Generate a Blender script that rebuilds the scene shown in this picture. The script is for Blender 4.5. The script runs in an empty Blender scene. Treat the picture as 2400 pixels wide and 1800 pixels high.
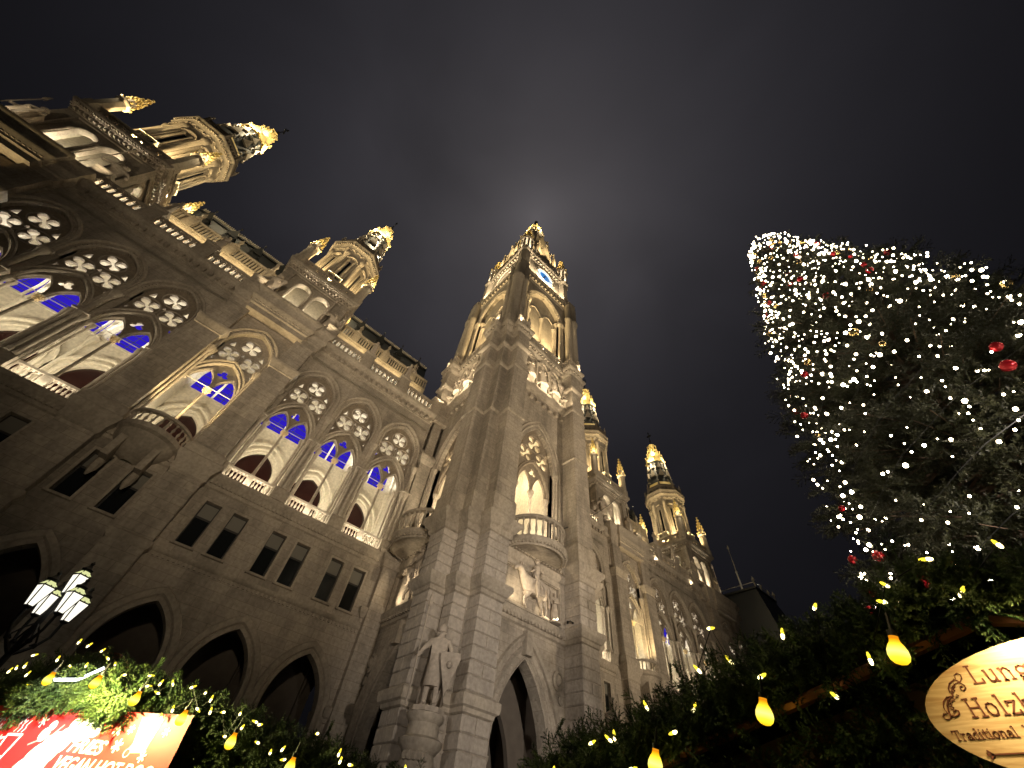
import bpy, math, random
from mathutils import Vector, Matrix
from mathutils.geometry import tessellate_polygon
import numpy as np

random.seed(7)
SC = bpy.context.scene
COL = SC.collection
PI = math.pi
EYE = 1.65

# ------------------------------------------------------------------ camera
cam_data = bpy.data.cameras.new('camera')
cam_data.sensor_width = 36.0
cam_data.lens = 13.94
cam_data.clip_start = 0.05
cam_data.clip_end = 3000.0
cam = bpy.data.objects.new('camera', cam_data)
COL.objects.link(cam)
ROWS = ((0.7358971, -0.67064446, 0.09322805),      # right
        (0.56963664, 0.5387806, -0.62066864),      # down
        (0.36601851, 0.50985437, 0.77851074))      # forward
cam.matrix_world = Matrix(((ROWS[0][0], -ROWS[1][0], -ROWS[2][0], 0.0),
                           (ROWS[0][1], -ROWS[1][1], -ROWS[2][1], 0.0),
                           (ROWS[0][2], -ROWS[1][2], -ROWS[2][2], EYE),
                           (0, 0, 0, 1)))
SC.camera = cam

# ------------------------------------------------------------------ night sky
TIP = Vector((17.1, 23.9, 104.0 - EYE)).normalized()
world = bpy.data.worlds.new('World')
SC.world = world
world.use_nodes = True
wn = world.node_tree
wn.nodes.clear()


def wnode(t, **kw):
    n = wn.nodes.new(t)
    for k, v in kw.items():
        setattr(n, k, v)
    return n


def wmath(op, a, b=None):
    n = wnode('ShaderNodeMath', operation=op)
    for i, s in enumerate((a, b)):
        if s is None:
            continue
        if isinstance(s, (int, float)):
            n.inputs[i].default_value = s
        else:
            wn.links.new(s, n.inputs[i])
    return n.outputs[0]


tc = wnode('ShaderNodeTexCoord')
dot = wnode('ShaderNodeVectorMath', operation='DOT_PRODUCT')
nrm = wnode('ShaderNodeVectorMath', operation='NORMALIZE')
wn.links.new(tc.outputs['Generated'], nrm.inputs[0])
wn.links.new(nrm.outputs[0], dot.inputs[0])
dot.inputs[1].default_value = TIP
ang = wmath('ARCCOSINE', wmath('MINIMUM', dot.outputs['Value'], 0.99999))
noise = wnode('ShaderNodeTexNoise')
noise.inputs['Scale'].default_value = 2.2
noise.inputs['Detail'].default_value = 4.0
noise.inputs['Roughness'].default_value = 0.45
noise.inputs['Distortion'].default_value = 0.5
wn.links.new(nrm.outputs[0], noise.inputs['Vector'])
cloud = wmath('ADD', wmath('MULTIPLY', noise.outputs[0], 1.1), 0.42)
wide = wmath('POWER', 2.71828, wmath('MULTIPLY', wmath('POWER', wmath('DIVIDE', ang, 0.52), 1.5), -1.0))
tight = wmath('POWER', 2.71828, wmath('MULTIPLY', wmath('DIVIDE', ang, 0.085), -1.0))
lum = wmath('ADD', wmath('ADD', wmath('MULTIPLY', wmath('MULTIPLY', wide, cloud), 0.060), wmath('MULTIPLY', tight, 0.045)), 0.0020)
mixc = wnode('ShaderNodeMix', data_type='RGBA')
mixc.inputs['A'].default_value = (0.88, 0.85, 1.08, 1)
mixc.inputs['B'].default_value = (1.04, 0.95, 1.0, 1)
wn.links.new(wide, mixc.inputs['Factor'])
# the last blue of the night sky itself (sun far below the horizon)
sky = wnode('ShaderNodeTexSky', sky_type='NISHITA', sun_disc=False)
sky.sun_elevation = math.radians(-9.0)
sky.sun_rotation = math.radians(200.0)
bg1 = wnode('ShaderNodeBackground')
bg2 = wnode('ShaderNodeBackground')
addb = wnode('ShaderNodeAddShader')
wout = wnode('ShaderNodeOutputWorld')
wn.links.new(mixc.outputs['Result'], bg1.inputs['Color'])
wn.links.new(lum, bg1.inputs['Strength'])
wn.links.new(sky.outputs[0], bg2.inputs['Color'])
bg2.inputs['Strength'].default_value = 0.05
wn.links.new(bg1.outputs[0], addb.inputs[0])
wn.links.new(bg2.outputs[0], addb.inputs[1])
wn.links.new(addb.outputs[0], wout.inputs['Surface'])

SC.view_settings.view_transform = 'Standard'
SC.view_settings.look = 'None'
SC.view_settings.exposure = 0.0
SC.view_settings.gamma = 1.0
SC.view_settings.use_curve_mapping = False
SC.render.engine = 'CYCLES'
SC.cycles.use_denoising = True
SC.cycles.max_bounces = 5
SC.cycles.diffuse_bounces = 3
SC.cycles.glossy_bounces = 3
SC.cycles.transmission_bounces = 3
SC.cycles.sample_clamp_indirect = 4.0
SC.cycles.caustics_reflective = False
SC.cycles.caustics_refractive = False
SC.cycles.use_light_tree = True

WARM = (1.0, 0.80, 0.52)
WARMW = (1.0, 0.87, 0.64)
GOLDL = (1.0, 0.74, 0.36)


def aim(o, target):
    d = (Vector(target) - o.location).normalized()
    o.rotation_euler = d.to_track_quat('-Z', 'Y').to_euler()


def spot(name, loc, target, power, color=WARM, angle=60, blend=0.6, size=0.15):
    l = bpy.data.lights.new(name, 'SPOT')
    l.energy = power
    l.color = color
    l.spot_size = math.radians(angle)
    l.spot_blend = blend
    l.shadow_soft_size = size
    o = bpy.data.objects.new(name, l)
    o.location = loc
    COL.objects.link(o)
    aim(o, target)
    return o


def point(name, loc, power, color=WARM, size=0.12):
    l = bpy.data.lights.new(name, 'POINT')
    l.energy = power
    l.color = color
    l.shadow_soft_size = size
    o = bpy.data.objects.new(name, l)
    o.location = loc
    COL.objects.link(o)
    return o


def strip(name, loc, target, power, sx, sy, color=WARM, rot=None):
    l = bpy.data.lights.new(name, 'AREA')
    l.energy = power
    l.color = color
    l.shape = 'RECTANGLE'
    l.size = sx
    l.size_y = sy
    o = bpy.data.objects.new(name, l)
    o.location = loc
    COL.objects.link(o)
    if rot is None:
        aim(o, target)
    else:
        o.rotation_euler = rot
    return o


# the mast floodlights across the square that wash the whole front
FLOOD = (1.0, 0.80, 0.56)
spot('mast_floodlight', (-4.0, -10.0, 7.0), (7.0, 25.0, 33.0), 22000, FLOOD, 80, 1.0, 0.35)
spot('mast_floodlight', (33.0, -10.0, 7.0), (32.0, 25.0, 30.0), 36000, FLOOD, 86, 1.0, 0.35)
spot('mast_floodlight', (-26.0, 4.0, 9.0), (14.0, 24.0, 34.0), 15000, FLOOD, 50, 1.0, 0.35)
spot('market_fill_spot', (4.0, -13.0, 5.0), (19.5, 18.0, 9.0), 21000, (1.0, 0.87, 0.74), 42, 1.0, 0.3)  # added fill for the lower tower, not a fixture of the market
spot('market_fill_spot', (-14.0, -2.0, 6.0), (12.0, 19.0, 9.0), 6500, (1.0, 0.87, 0.74), 26, 1.0, 0.3)  # second added fill, for the wing-side faces of the tower base

# ------------------------------------------------------------------ materials
MATS = {}


def new_mat(name):
    m = bpy.data.materials.new(name)
    m.use_nodes = True
    nt = m.node_tree
    b = nt.nodes['Principled BSDF']
    MATS[name] = m
    return m, nt, b


def plain(name, col, rough=0.7, metal=0.0, var=0.0, scale=3.0, bump=0.0, spec=None):
    m, nt, b = new_mat(name)
    b.inputs['Base Color'].default_value = (*col, 1)
    b.inputs['Roughness'].default_value = rough
    b.inputs['Metallic'].default_value = metal
    if spec is not None:
        b.inputs['Specular IOR Level'].default_value = spec
    if var or bump:
        g = nt.nodes.new('ShaderNodeNewGeometry')
        n = nt.nodes.new('ShaderNodeTexNoise')
        n.inputs['Scale'].default_value = scale
        n.inputs['Detail'].default_value = 5
        nt.links.new(g.outputs['Position'], n.inputs['Vector'])
        if var:
            mx = nt.nodes.new('ShaderNodeMix')
            mx.data_type = 'RGBA'
            mx.inputs['A'].default_value = (*[c * (1 - var) for c in col], 1)
            mx.inputs['B'].default_value = (*[min(1, c * (1 + var)) for c in col], 1)
            nt.links.new(n.outputs[0], mx.inputs['Factor'])
            nt.links.new(mx.outputs['Result'], b.inputs['Base Color'])
        if bump:
            bp = nt.nodes.new('ShaderNodeBump')
            bp.inputs['Strength'].default_value = bump
            bp.inputs['Distance'].default_value = 0.05
            nt.links.new(n.outputs[0], bp.inputs['Height'])
            nt.links.new(bp.outputs[0], b.inputs['Normal'])
    return m


def stone_mat(name, col, courses=True, soot=0.5, bw=1.15, bh=0.46, seed=0.0):
    """Weathered sandstone: block tone, grain, soot blotches, fine joints."""
    m, nt, b = new_mat(name)
    N = nt.nodes.new
    L = nt.links.new
    geo = N('ShaderNodeNewGeometry')
    sep = N('ShaderNodeSeparateXYZ')
    L(geo.outputs['Position'], sep.inputs[0])
    big = N('ShaderNodeTexNoise')
    big.inputs['Scale'].default_value = 0.45
    big.inputs['Detail'].default_value = 7
    big.inputs['Roughness'].default_value = 0.62
    fine = N('ShaderNodeTexNoise')
    fine.inputs['Scale'].default_value = 6.0
    fine.inputs['Detail'].default_value = 6
    off = N('ShaderNodeVectorMath')
    off.operation = 'ADD'
    off.inputs[1].default_value = (seed, seed * 2, seed * 3)
    L(geo.outputs['Position'], off.inputs[0])
    str_ = N('ShaderNodeVectorMath')
    str_.operation = 'MULTIPLY'
    str_.inputs[1].default_value = (1.6, 1.6, 0.35)
    L(off.outputs[0], str_.inputs[0])
    L(str_.outputs[0], big.inputs['Vector'])
    L(off.outputs[0], fine.inputs['Vector'])
    ramp = N('ShaderNodeValToRGB')
    ramp.color_ramp.elements[0].position = 0.36
    ramp.color_ramp.elements[0].color = (*[c * (1 - soot * .62) for c in col], 1)
    ramp.color_ramp.elements[1].position = 0.58
    ramp.color_ramp.elements[1].color = (*col, 1)
    L(big.outputs[0], ramp.inputs[0])
    mul = N('ShaderNodeMix')
    mul.data_type = 'RGBA'
    mul.blend_type = 'MULTIPLY'
    mul.inputs['Factor'].default_value = 1.0
    fr = N('ShaderNodeMapRange')
    fr.inputs['From Min'].default_value = 0.3
    fr.inputs['From Max'].default_value = 0.7
    fr.inputs['To Min'].default_value = 0.78
    fr.inputs['To Max'].default_value = 1.1
    L(fine.outputs[0], fr.inputs['Value'])
    L(ramp.outputs[0], mul.inputs['A'])
    L(fr.outputs[0], mul.inputs['B'])
    col_out = mul.outputs['Result']
    height = fine.outputs[0]
    if courses:
        su = N('ShaderNodeMath')
        su.operation = 'ADD'
        L(sep.outputs[0], su.inputs[0])
        L(sep.outputs[1], su.inputs[1])
        cmb = N('ShaderNodeCombineXYZ')
        L(su.outputs[0], cmb.inputs[0])
        L(sep.outputs[2], cmb.inputs[1])
        br = N('ShaderNodeTexBrick')
        br.inputs['Scale'].default_value = 1.0
        br.inputs['Brick Width'].default_value = bw
        br.inputs['Row Height'].default_value = bh
        br.inputs['Mortar Size'].default_value = 0.012
        br.inputs['Mortar Smooth'].default_value = 0.3
        br.inputs['Color1'].default_value = (0.86, 0.86, 0.86, 1)
        br.inputs['Color2'].default_value = (1.06, 1.05, 1.03, 1)
        br.inputs['Mortar'].default_value = (0.62, 0.60, 0.57, 1)
        L(cmb.outputs[0], br.inputs['Vector'])
        m2 = N('ShaderNodeMix')
        m2.data_type = 'RGBA'
        m2.blend_type = 'MULTIPLY'
        m2.inputs['Factor'].default_value = 0.9
        L(col_out, m2.inputs['A'])
        L(br.outputs['Color'], m2.inputs['B'])
        col_out = m2.outputs['Result']
    L(col_out, b.inputs['Base Color'])
    b.inputs['Roughness'].default_value = 0.88
    b.inputs['Specular IOR Level'].default_value = 0.25
    bp = N('ShaderNodeBump')
    bp.inputs['Strength'].default_value = 0.35
    bp.inputs['Distance'].default_value = 0.04
    L(height, bp.inputs['Height'])
    L(bp.outputs[0], b.inputs['Normal'])
    return m


def emit(name, col, strength):
    m, nt, b = new_mat(name)
    b.inputs['Base Color'].default_value = (0, 0, 0, 1)
    b.inputs['Specular IOR Level'].default_value = 0.0
    b.inputs['Emission Color'].default_value = (*col, 1)
    b.inputs['Emission Strength'].default_value = strength
    return m


STONE = stone_mat('sandstone', (0.47, 0.415, 0.345), soot=.6)
BLOCK = stone_mat('ashlar_stone', (0.50, 0.445, 0.38), courses=False, soot=0.5, seed=5)
CARVE = stone_mat('carved_stone', (0.49, 0.43, 0.35), courses=False, soot=0.55, seed=9)
STATUE = stone_mat('statue_stone', (0.54, 0.47, 0.39), courses=False, soot=0.45, seed=13)
PALE = stone_mat('pale_loggia_stone', (0.62, 0.57, 0.46), courses=False, soot=0.12, seed=21)
TRACERY = stone_mat('shaded_tracery_stone', (0.30, 0.25, 0.19), courses=False, soot=0.45, seed=17)  # shade of the recessed tracery is put into this darker base colour
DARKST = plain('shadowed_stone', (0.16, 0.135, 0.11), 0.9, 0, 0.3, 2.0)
GILD = plain('gilded_metal', (0.86, 0.66, 0.26), 0.42, 0.25, 0.18, 5.0)
GILDP = plain('pale_gilding', (0.78, 0.62, 0.36), 0.6, 0.0, 0.25, 8.0)
SLATE = plain('slate_roof', (0.014, 0.016, 0.016), 0.45, 0, 0.4, 4.0)
IRON = plain('black_iron', (0.012, 0.012, 0.012), 0.45, 0.4)
IRONW = plain('pale_iron', (0.55, 0.50, 0.40), 0.5, 0.3)
GLASSD = plain('dark_window_glass', (0.012, 0.014, 0.014), 0.12, 0, 0, spec=0.7)
GLASSU = plain('grey_blind', (0.22, 0.21, 0.18), 0.35)
FRAME = plain('dark_window_frame', (0.035, 0.032, 0.028), 0.5)
REDWIN = plain('dark_red_glazing', (0.016, 0.005, 0.004), 0.25, 0, 0.6, 6.0)
BLUE = emit('blue_lit_glass', (0.035, 0.016, 0.62), 0.8)
BLUEBAR = plain('window_bar', (0.02, 0.02, 0.05), 0.6)
CLOCKW = emit('lit_clock_glass', (0.78, 0.95, 1.0), 1.25)
CLOCKB = emit('blue_clock_glass', (0.03, 0.22, 0.62), 1.0)
LANTGL = emit('lit_lantern_glass', (1.0, 0.95, 0.80), 1.35)
LANTTOP = emit('lit_lantern_top', (0.85, 0.88, 0.40), 0.9)
TUBE = emit('white_light_tube', (0.92, 0.97, 1.0), 4.0)

# ------------------------------------------------------------------ mesh builder


class MB:
    def __init__(self):
        self.v = []
        self.f = []
        self.sm = []

    def add(self, vs, fs, smooth=False):
        o = len(self.v)
        self.v.extend(vs)
        for f in fs:
            self.f.append(tuple(i + o for i in f))
            self.sm.append(smooth)
        return self

    def box(self, x0, x1, y0, y1, z0, z1):
        return self.add([(x0, y0, z0), (x1, y0, z0), (x1, y1, z0), (x0, y1, z0), (x0, y0, z1), (x1, y0, z1), (x1, y1, z1), (x0, y1, z1)],
                        [(0, 3, 2, 1), (4, 5, 6, 7), (0, 1, 5, 4), (1, 2, 6, 5), (2, 3, 7, 6), (3, 0, 4, 7)])

    def bevbox(self, x0, x1, y0, y1, z0, z1, b):
        """box whose edges are chamfered (26 faces)"""
        vs = []
        idx = {}
        X, Y, Z = (x0, x1), (y0, y1), (z0, z1)
        for i in (0, 1):
            for j in (0, 1):
                for k in (0, 1):
                    sx, sy, sz = (1 - 2 * i) * b, (1 - 2 * j) * b, (1 - 2 * k) * b
                    for a, p in (('x', (X[i], Y[j] + sy, Z[k] + sz)), ('y', (X[i] + sx, Y[j], Z[k] + sz)), ('z', (X[i] + sx, Y[j] + sy, Z[k]))):
                        idx[(i, j, k, a)] = len(vs)
                        vs.append(p)
        fs = []
        for i in (0, 1):
            q = [idx[(i, j, k, 'x')] for j, k in ((0, 0), (1, 0), (1, 1), (0, 1))]
            fs.append(tuple(q if i else q[::-1]))
            q = [idx[(j, i, k, 'y')] for j, k in ((0, 0), (1, 0), (1, 1), (0, 1))]
            fs.append(tuple(q[::-1] if i else q))
            q = [idx[(j, k, i, 'z')] for j, k in ((0, 0), (1, 0), (1, 1), (0, 1))]
            fs.append(tuple(q if i else q[::-1]))
        for i in (0, 1):
            for j in (0, 1):
                fs.append((idx[(i, j, 0, 'x')], idx[(i, j, 0, 'y')], idx[(i, j, 1, 'y')], idx[(i, j, 1, 'x')]))
                fs.append((idx[(i, 0, j, 'x')], idx[(i, 0, j, 'z')], idx[(i, 1, j, 'z')], idx[(i, 1, j, 'x')]))
                fs.append((idx[(0, i, j, 'y')], idx[(0, i, j, 'z')], idx[(1, i, j, 'z')], idx[(1, i, j, 'y')]))
                for k in (0, 1):
                    fs.append((idx[(i, j, k, 'x')], idx[(i, j, k, 'y')], idx[(i, j, k, 'z')]))
        return self.add(vs, fs)

    def plate(self, F, outer, holes, w0, w1):
        """flat plate with holes; F(u,v,w) -> xyz; w1 is the outer face"""
        loops = [outer] + list(holes)
        tris = tessellate_polygon([[Vector((p[0], p[1], 0)) for p in lp] for lp in loops])
        flat = [p for lp in loops for p in lp]
        n = len(flat)
        vs = [F(u, v, w1) for u, v in flat] + [F(u, v, w0) for u, v in flat]
        fs = []
        for t in tris:
            fs.append(tuple(t))
            fs.append(tuple(i + n for i in reversed(t)))
        o = 0
        for lp in loops:
            k = len(lp)
            for i in range(k):
                j = (i + 1) % k
                fs.append((o + i, o + j, o + j + n, o + i + n))
            o += k
        return self.add(vs, fs)

    def sweep(self, path, prof, closed=False, smooth=False):
        """mitred moulding: path in plan (outside on the right of the walking direction), prof = [(offset, z)...]"""
        n = len(path)
        P = [Vector((p[0], p[1])) for p in path]
        nr = []
        segs = n if closed else n - 1
        dn = []
        for i in range(segs):
            d = (P[(i + 1) % n] - P[i]).normalized()
            dn.append(Vector((d.y, -d.x)))
        for i in range(n):
            if closed:
                a, b = dn[i - 1], dn[i]
            else:
                a = dn[max(0, i - 1)]
                b = dn[min(segs - 1, i)]
            m = (a + b)
            m = m / max(1e-6, (1 + a.dot(b)))
            nr.append(m)
        vs = []
        for off, z in prof:
            for i in range(n):
                q = P[i] + nr[i] * off
                vs.append((q.x, q.y, z))
        fs = []
        for r in range(len(prof) - 1):
            for i in range(segs):
                j = (i + 1) % n
                fs.append((r * n + i, r * n + j, (r + 1) * n + j, (r + 1) * n + i))
        return self.add(vs, fs, smooth)

    def prism(self, poly, z0, z1):
        n = len(poly)
        vs = [(p[0], p[1], z0) for p in poly] + [(p[0], p[1], z1) for p in poly]
        fs = [(i, (i + 1) % n, (i + 1) % n + n, i + n) for i in range(n)]
        o = len(self.v)
        self.add(vs, fs)
        tr = tessellate_polygon([[Vector((p[0], p[1], 0)) for p in poly]])
        for t in tr:
            self.f.append(tuple(i + o + n for i in t))
            self.f.append(tuple(i + o for i in reversed(t)))
            self.sm += [False, False]
        return self

    def lathe(self, prof, cx=0, cy=0, n=12, a0=0.0, a1=2 * PI, smooth=True, F=None):
        full = abs(a1 - a0 - 2 * PI) < 1e-6
        k = n if full else n + 1
        vs = []
        for r, z in prof:
            for i in range(k):
                a = a0 + (a1 - a0) * i / n
                p = (cx + r * math.cos(a), cy + r * math.sin(a), z)
                vs.append(F(*p) if F else p)
        fs = []
        for j in range(len(prof) - 1):
            for i in range(n):
                i2 = (i + 1) % k
                fs.append((j * k + i, j * k + i2, (j + 1) * k + i2, (j + 1) * k + i))
        o = len(self.v)
        self.add(vs, fs, smooth)
        if full:
            if prof[0][0] > 1e-4:
                self.f.append(tuple(o + i for i in reversed(range(k))))
                self.sm.append(False)
            if prof[-1][0] > 1e-4:
                self.f.append(tuple(o + (len(prof) - 1) * k + i for i in range(k)))
                self.sm.append(False)
        return self

    def tube(self, pts, r, n=6, smooth=True, closed=False):
        P = [Vector(p) for p in pts]
        m = len(P)
        rr = r if isinstance(r, (list, tuple)) else [r] * m
        vs = []
        up0 = None
        for i in range(m):
            if closed:
                t = P[(i + 1) % m] - P[i - 1]
            else:
                t = P[min(m - 1, i + 1)] - P[max(0, i - 1)]
            t.normalize()
            if up0 is None:
                up0 = t.orthogonal().normalized()
            x = (up0 - t * up0.dot(t))
            x = x.normalized() if x.length > 1e-6 else t.orthogonal().normalized()
            up0 = x
            y = t.cross(x)
            for k in range(n):
                a = 2 * PI * k / n
                q = P[i] + (x * math.cos(a) + y * math.sin(a)) * rr[i]
                vs.append(tuple(q))
        fs = []
        for i in range(m if closed else m - 1):
            for k in range(n):
                k2 = (k + 1) % n
                i2 = (i + 1) % m
                fs.append((i * n + k, i * n + k2, i2 * n + k2, i2 * n + k))
        if not closed:
            fs.append(tuple(reversed(range(n))))
            fs.append(tuple((m - 1) * n + k for k in range(n)))
        return self.add(vs, fs, smooth)

    def ball(self, c, r, n=8, m=5, sz=1.0):
        pr = [(max(1e-5, r * math.sin(PI * i / m)), c[2] - r * sz * math.cos(PI * i / m)) for i in range(m + 1)]
        return self.lathe(pr, c[0], c[1], n)

    def join(self, other, M=None):
        if M is None:
            return self.add(list(other.v), other.f) if False else self._j(other.v, other)
        return self._j([tuple(M @ Vector(p)) for p in other.v], other)

    def _j(self, vs, other):
        o = len(self.v)
        self.v.extend(vs)
        self.f.extend(tuple(i + o for i in f) for f in other.f)
        self.sm.extend(other.sm)
        return self

    def mesh(self, name, mat):
        me = bpy.data.meshes.new(name)
        me.from_pydata(self.v, [], self.f)
        if any(self.sm):
            me.polygons.foreach_set('use_smooth', self.sm)
            try:
                me.set_sharp_from_angle(angle=math.radians(40))
            except Exception:
                pass
        if mat:
            me.materials.append(mat)
        me.update()
        return me


WM = {}


def put(name, me, parent=None, M=None, label=None, cat=None, group=None, kind=None):
    """link a mesh (or MB mesh) as an object with world matrix M under parent"""
    o = bpy.data.objects.new(name, me)
    COL.objects.link(o)
    M = M or Matrix.Identity(4)
    o.matrix_basis = M
    WM[o.name] = M
    if parent is not None:
        o.parent = parent
        o.matrix_parent_inverse = WM[parent.name].inverted()
    if label:
        o['label'] = label
    if cat:
        o['category'] = cat
    if group:
        o['group'] = group
    if kind:
        o['kind'] = kind
    return o


def empty(name, loc, label, cat, group=None):
    o = put(name, None, None, Matrix.Translation(loc), label, cat, group)
    o.empty_display_size = 0.3
    return o


def T(x, y, z):
    return Matrix.Translation((x, y, z))


def RZ(a):
    return Matrix.Rotation(a, 4, 'Z')


# ------------------------------------------------------------------ shapes in 2D


def arch_c(a, h):
    return (h * h - a * a) / (2 * a)


def arch_pts(a, h, cx=0.0, v0=0.0, n=10, off=0.0):
    """pointed arch from the right springing over the apex to the left springing, grown outwards by off"""
    c = arch_c(a, h)
    R = a + c + off
    th = math.acos(max(-1, min(1, c / R)))
    right = [(cx - c + R * math.cos(th * i / n), v0 + R * math.sin(th * i / n)) for i in range(n + 1)]
    left = [(2 * cx - x, y) for x, y in reversed(right[:-1])]
    return right + left


def opening(a, h, cx, vb, v0, n=10):
    return [(cx - a, vb), (cx + a, vb)] + arch_pts(a, h, cx, v0, n)


def rect(u0, u1, v0, v1):
    return [(u0, v0), (u1, v0), (u1, v1), (u0, v1)]


def circ(cx, cy, r, n=14):
    return [(cx + r * math.cos(2 * PI * i / n), cy + r * math.sin(2 * PI * i / n)) for i in range(n)]


def foil(cx, cy, R, lobes=4, rot=PI / 4, n=36, k=0.58, rl=0.40):
    """quatrefoil outline of overall radius R"""
    a, b = R * k, R * rl
    out = []
    for i in range(n):
        t = 2 * PI * i / n
        best = 0.0
        for l in range(lobes):
            d = t - (rot + 2 * PI * l / lobes)
            s = a * math.sin(d)
            q = b * b - s * s
            if q >= 0:
                best = max(best, a * math.cos(d) + math.sqrt(q))
        out.append((max(best, R * 0.16), t))
    return [(cx + r * math.cos(t), cy + r * math.sin(t)) for r, t in out]


def arch_ring(mb, F, a, h, cx, v0, prof, leg=None, n=10):
    """moulding that runs round a pointed arch; prof = [(offset, w)...]; leg = height its legs go down to"""
    rows = []
    for off, w in prof:
        p = arch_pts(a, h, cx, v0, n, off)
        if leg is not None:
            p = [(cx + a + off, leg)] + p + [(cx - a - off, leg)]
        rows.append([F(u, v, w) for u, v in p])
    k = len(rows[0])
    vs = [q for r in rows for q in r]
    fs = []
    for r in range(len(rows) - 1):
        for i in range(k - 1):
            fs.append((r * k + i, (r + 1) * k + i, (r + 1) * k + i + 1, r * k + i + 1))
    mb.add(vs, fs)


def bead_arch(mb, F, a, h, cx, v0, off, w, r=0.07, step=0.22):
    pts = arch_pts(a, h, cx, v0, 40, off)
    acc = 0.0
    for (x0, y0), (x1, y1) in zip(pts, pts[1:]):
        acc += math.hypot(x1 - x0, y1 - y0)
        if acc >= step:
            acc = 0
            c = F(x1, y1, w)
            mb.box(c[0] - r, c[0] + r, c[1] - r, c[1] + r, c[2] - r, c[2] + r)


def bar(mb, F, u0, u1, prof):
    """straight moulding along u; prof = [(w, v)...]"""
    n = len(prof)
    vs = [F(u0, v, w) for w, v in prof] + [F(u1, v, w) for w, v in prof]
    fs = [(i, i + n, i + 1 + n, i + 1) for i in range(n - 1)]
    fs.append(tuple(range(n)))
    fs.append(tuple(reversed(range(n, 2 * n))))
    mb.add(vs, fs)


def dentils(mb, F, u0, u1, v0, v1, w0, w1, step, fill=0.5):
    k = max(1, int(round((u1 - u0) / step)))
    s = (u1 - u0) / k
    for i in range(k):
        a = u0 + s * (i + 0.5 - fill / 2)
        p, q = F(a, v0, w0), F(a + s * fill, v1, w1)
        mb.box(min(p[0], q[0]), max(p[0], q[0]), min(p[1], q[1]), max(p[1], q[1]), v0, v1)


def octo(r, rot=PI / 8, n=8):
    """regular polygon by apothem r, walked so that sweep() grows outwards"""
    R = r / math.cos(PI / n)
    return [(R * math.cos(rot + 2 * PI * i / n), R * math.sin(rot + 2 * PI * i / n)) for i in range(n)]


def square(h):
    return [(-h, -h), (h, -h), (h, h), (-h, h)]


def baluster_mesh(h, r, mat, name='baluster'):
    b = MB()
    b.lathe([(r * .8, 0), (r * .8, h * .08), (r * .45, h * .14), (r, h * .38), (r * .5, h * .66), (r * .42, h * .82), (r * .85, h * .9), (r * .85, h)], n=6)
    return b.mesh(name, mat)

# ================================================================== THE GROUND
g = MB()
g.add([(-900, -900, 0), (900, -900, 0), (900, 900, 0), (-900, 900, 0)], [(0, 1, 2, 3)])
PAVE = plain('wet_paving', (0.10, 0.09, 0.08), 0.6, 0, 0.4, 1.5, 0.3)
put('ground', g.mesh('ground', PAVE), kind='structure')

# ================================================================== TOWN HALL
TX, TY, YW = 17.1, 23.9, 27.0
hall = empty('town_hall', (TX, TY, 0), 'floodlit Gothic stone town hall with clock tower, gilded turrets and arched loggias', 'building')


def FW(u, v, w):
    return (u, -w, v)


BAYS = [4.4, -14.6, 29.8, 50.5]          # three-arch bays
TURR = [-5.05, -23.85, 40.5, 62.4]       # turret bays
BSC = [(1, 1), (1, 1), (1, 1), (1.08, 1.025)]   # the far bays are wider and taller
TSC = [(1, 1), (1, 1), (1.0, 1.02), (1.1, 1.025)]


def S3(x, y, z):
    return Matrix.Diagonal((x, y, z, 1))

ARCS = (-4.0, 0.0, 4.0)

# ---- three-arch bay, one shared set of meshes -----------------------------
wall = MB()
outer = rect(-6.2, 6.2, 0.0, 28.7)
holes = []
for c in ARCS:
    holes.append(opening(1.45, 2.4, c, 0.02, 6.1))
    holes.append([(c - 1.6, 15.25), (c + 1.6, 15.25), (c + 1.6, 20.4), (c + 1.5, 21.0)] + arch_pts(1.5, 2.1, c, 24.15, 12) + [(c - 1.5, 21.0), (c - 1.6, 20.4)])
    for s in (-0.8, 0.8):
        holes.append(rect(c + 0.1 + s - 0.44, c + 0.1 + s + 0.44, 11.1, 13.6))
wall.plate(FW, outer, holes, -0.55, 0.0)
mould = MB()
for c in ARCS:
    # arcade archivolt
    arch_ring(mould, FW, 1.45, 2.4, c, 6.1, [(0.0, 0.0), (0.0, 0.06), (0.18, 0.06), (0.22, -0.02), (0.3, 0.1), (0.55, 0.12), (0.62, 0.0)], 0.0)
    # outer loggia archivolt
    arch_ring(mould, FW, 1.5, 2.1, c, 24.15, [(0.0, -0.3), (0.0, 0.02), (0.1, 0.12), (0.14, 0.03), (0.27, 0.03), (0.32, 0.16), (0.44, 0.22), (0.52, 0.16), (0.54, 0.0)], 23.0, 14)
    bead_arch(mould, FW, 1.5, 2.1, c, 24.15, 0.2, 0.05, 0.045, 0.17)
    # window sills, lintels and the middle post
    for s in (-0.8, 0.8):
        bar(mould, FW, c + .1 + s - 0.6, c + .1 + s + 0.6, [(0, 10.95), (0.14, 10.98), (0.16, 11.08), (0, 11.1)])
        arch = rect(c + .1 + s - .56, c + .1 + s + .56, 11.1, 13.74)
        mould.plate(FW, arch, [rect(c + .1 + s - .44, c + .1 + s + .44, 11.12, 13.6)], 0.003, 0.05)
for v0, v1 in ((10.35, 10.62),):
    bar(mould, FW, -6.2, 6.2, [(0, v0), (0.1, v0 + .06), (0.16, v0 + .16), (0.16, v1 - .03), (0, v1)])
dentils(mould, FW, -6.2, 6.2, 10.18, 10.34, 0.0, 0.08, 0.26)
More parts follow.
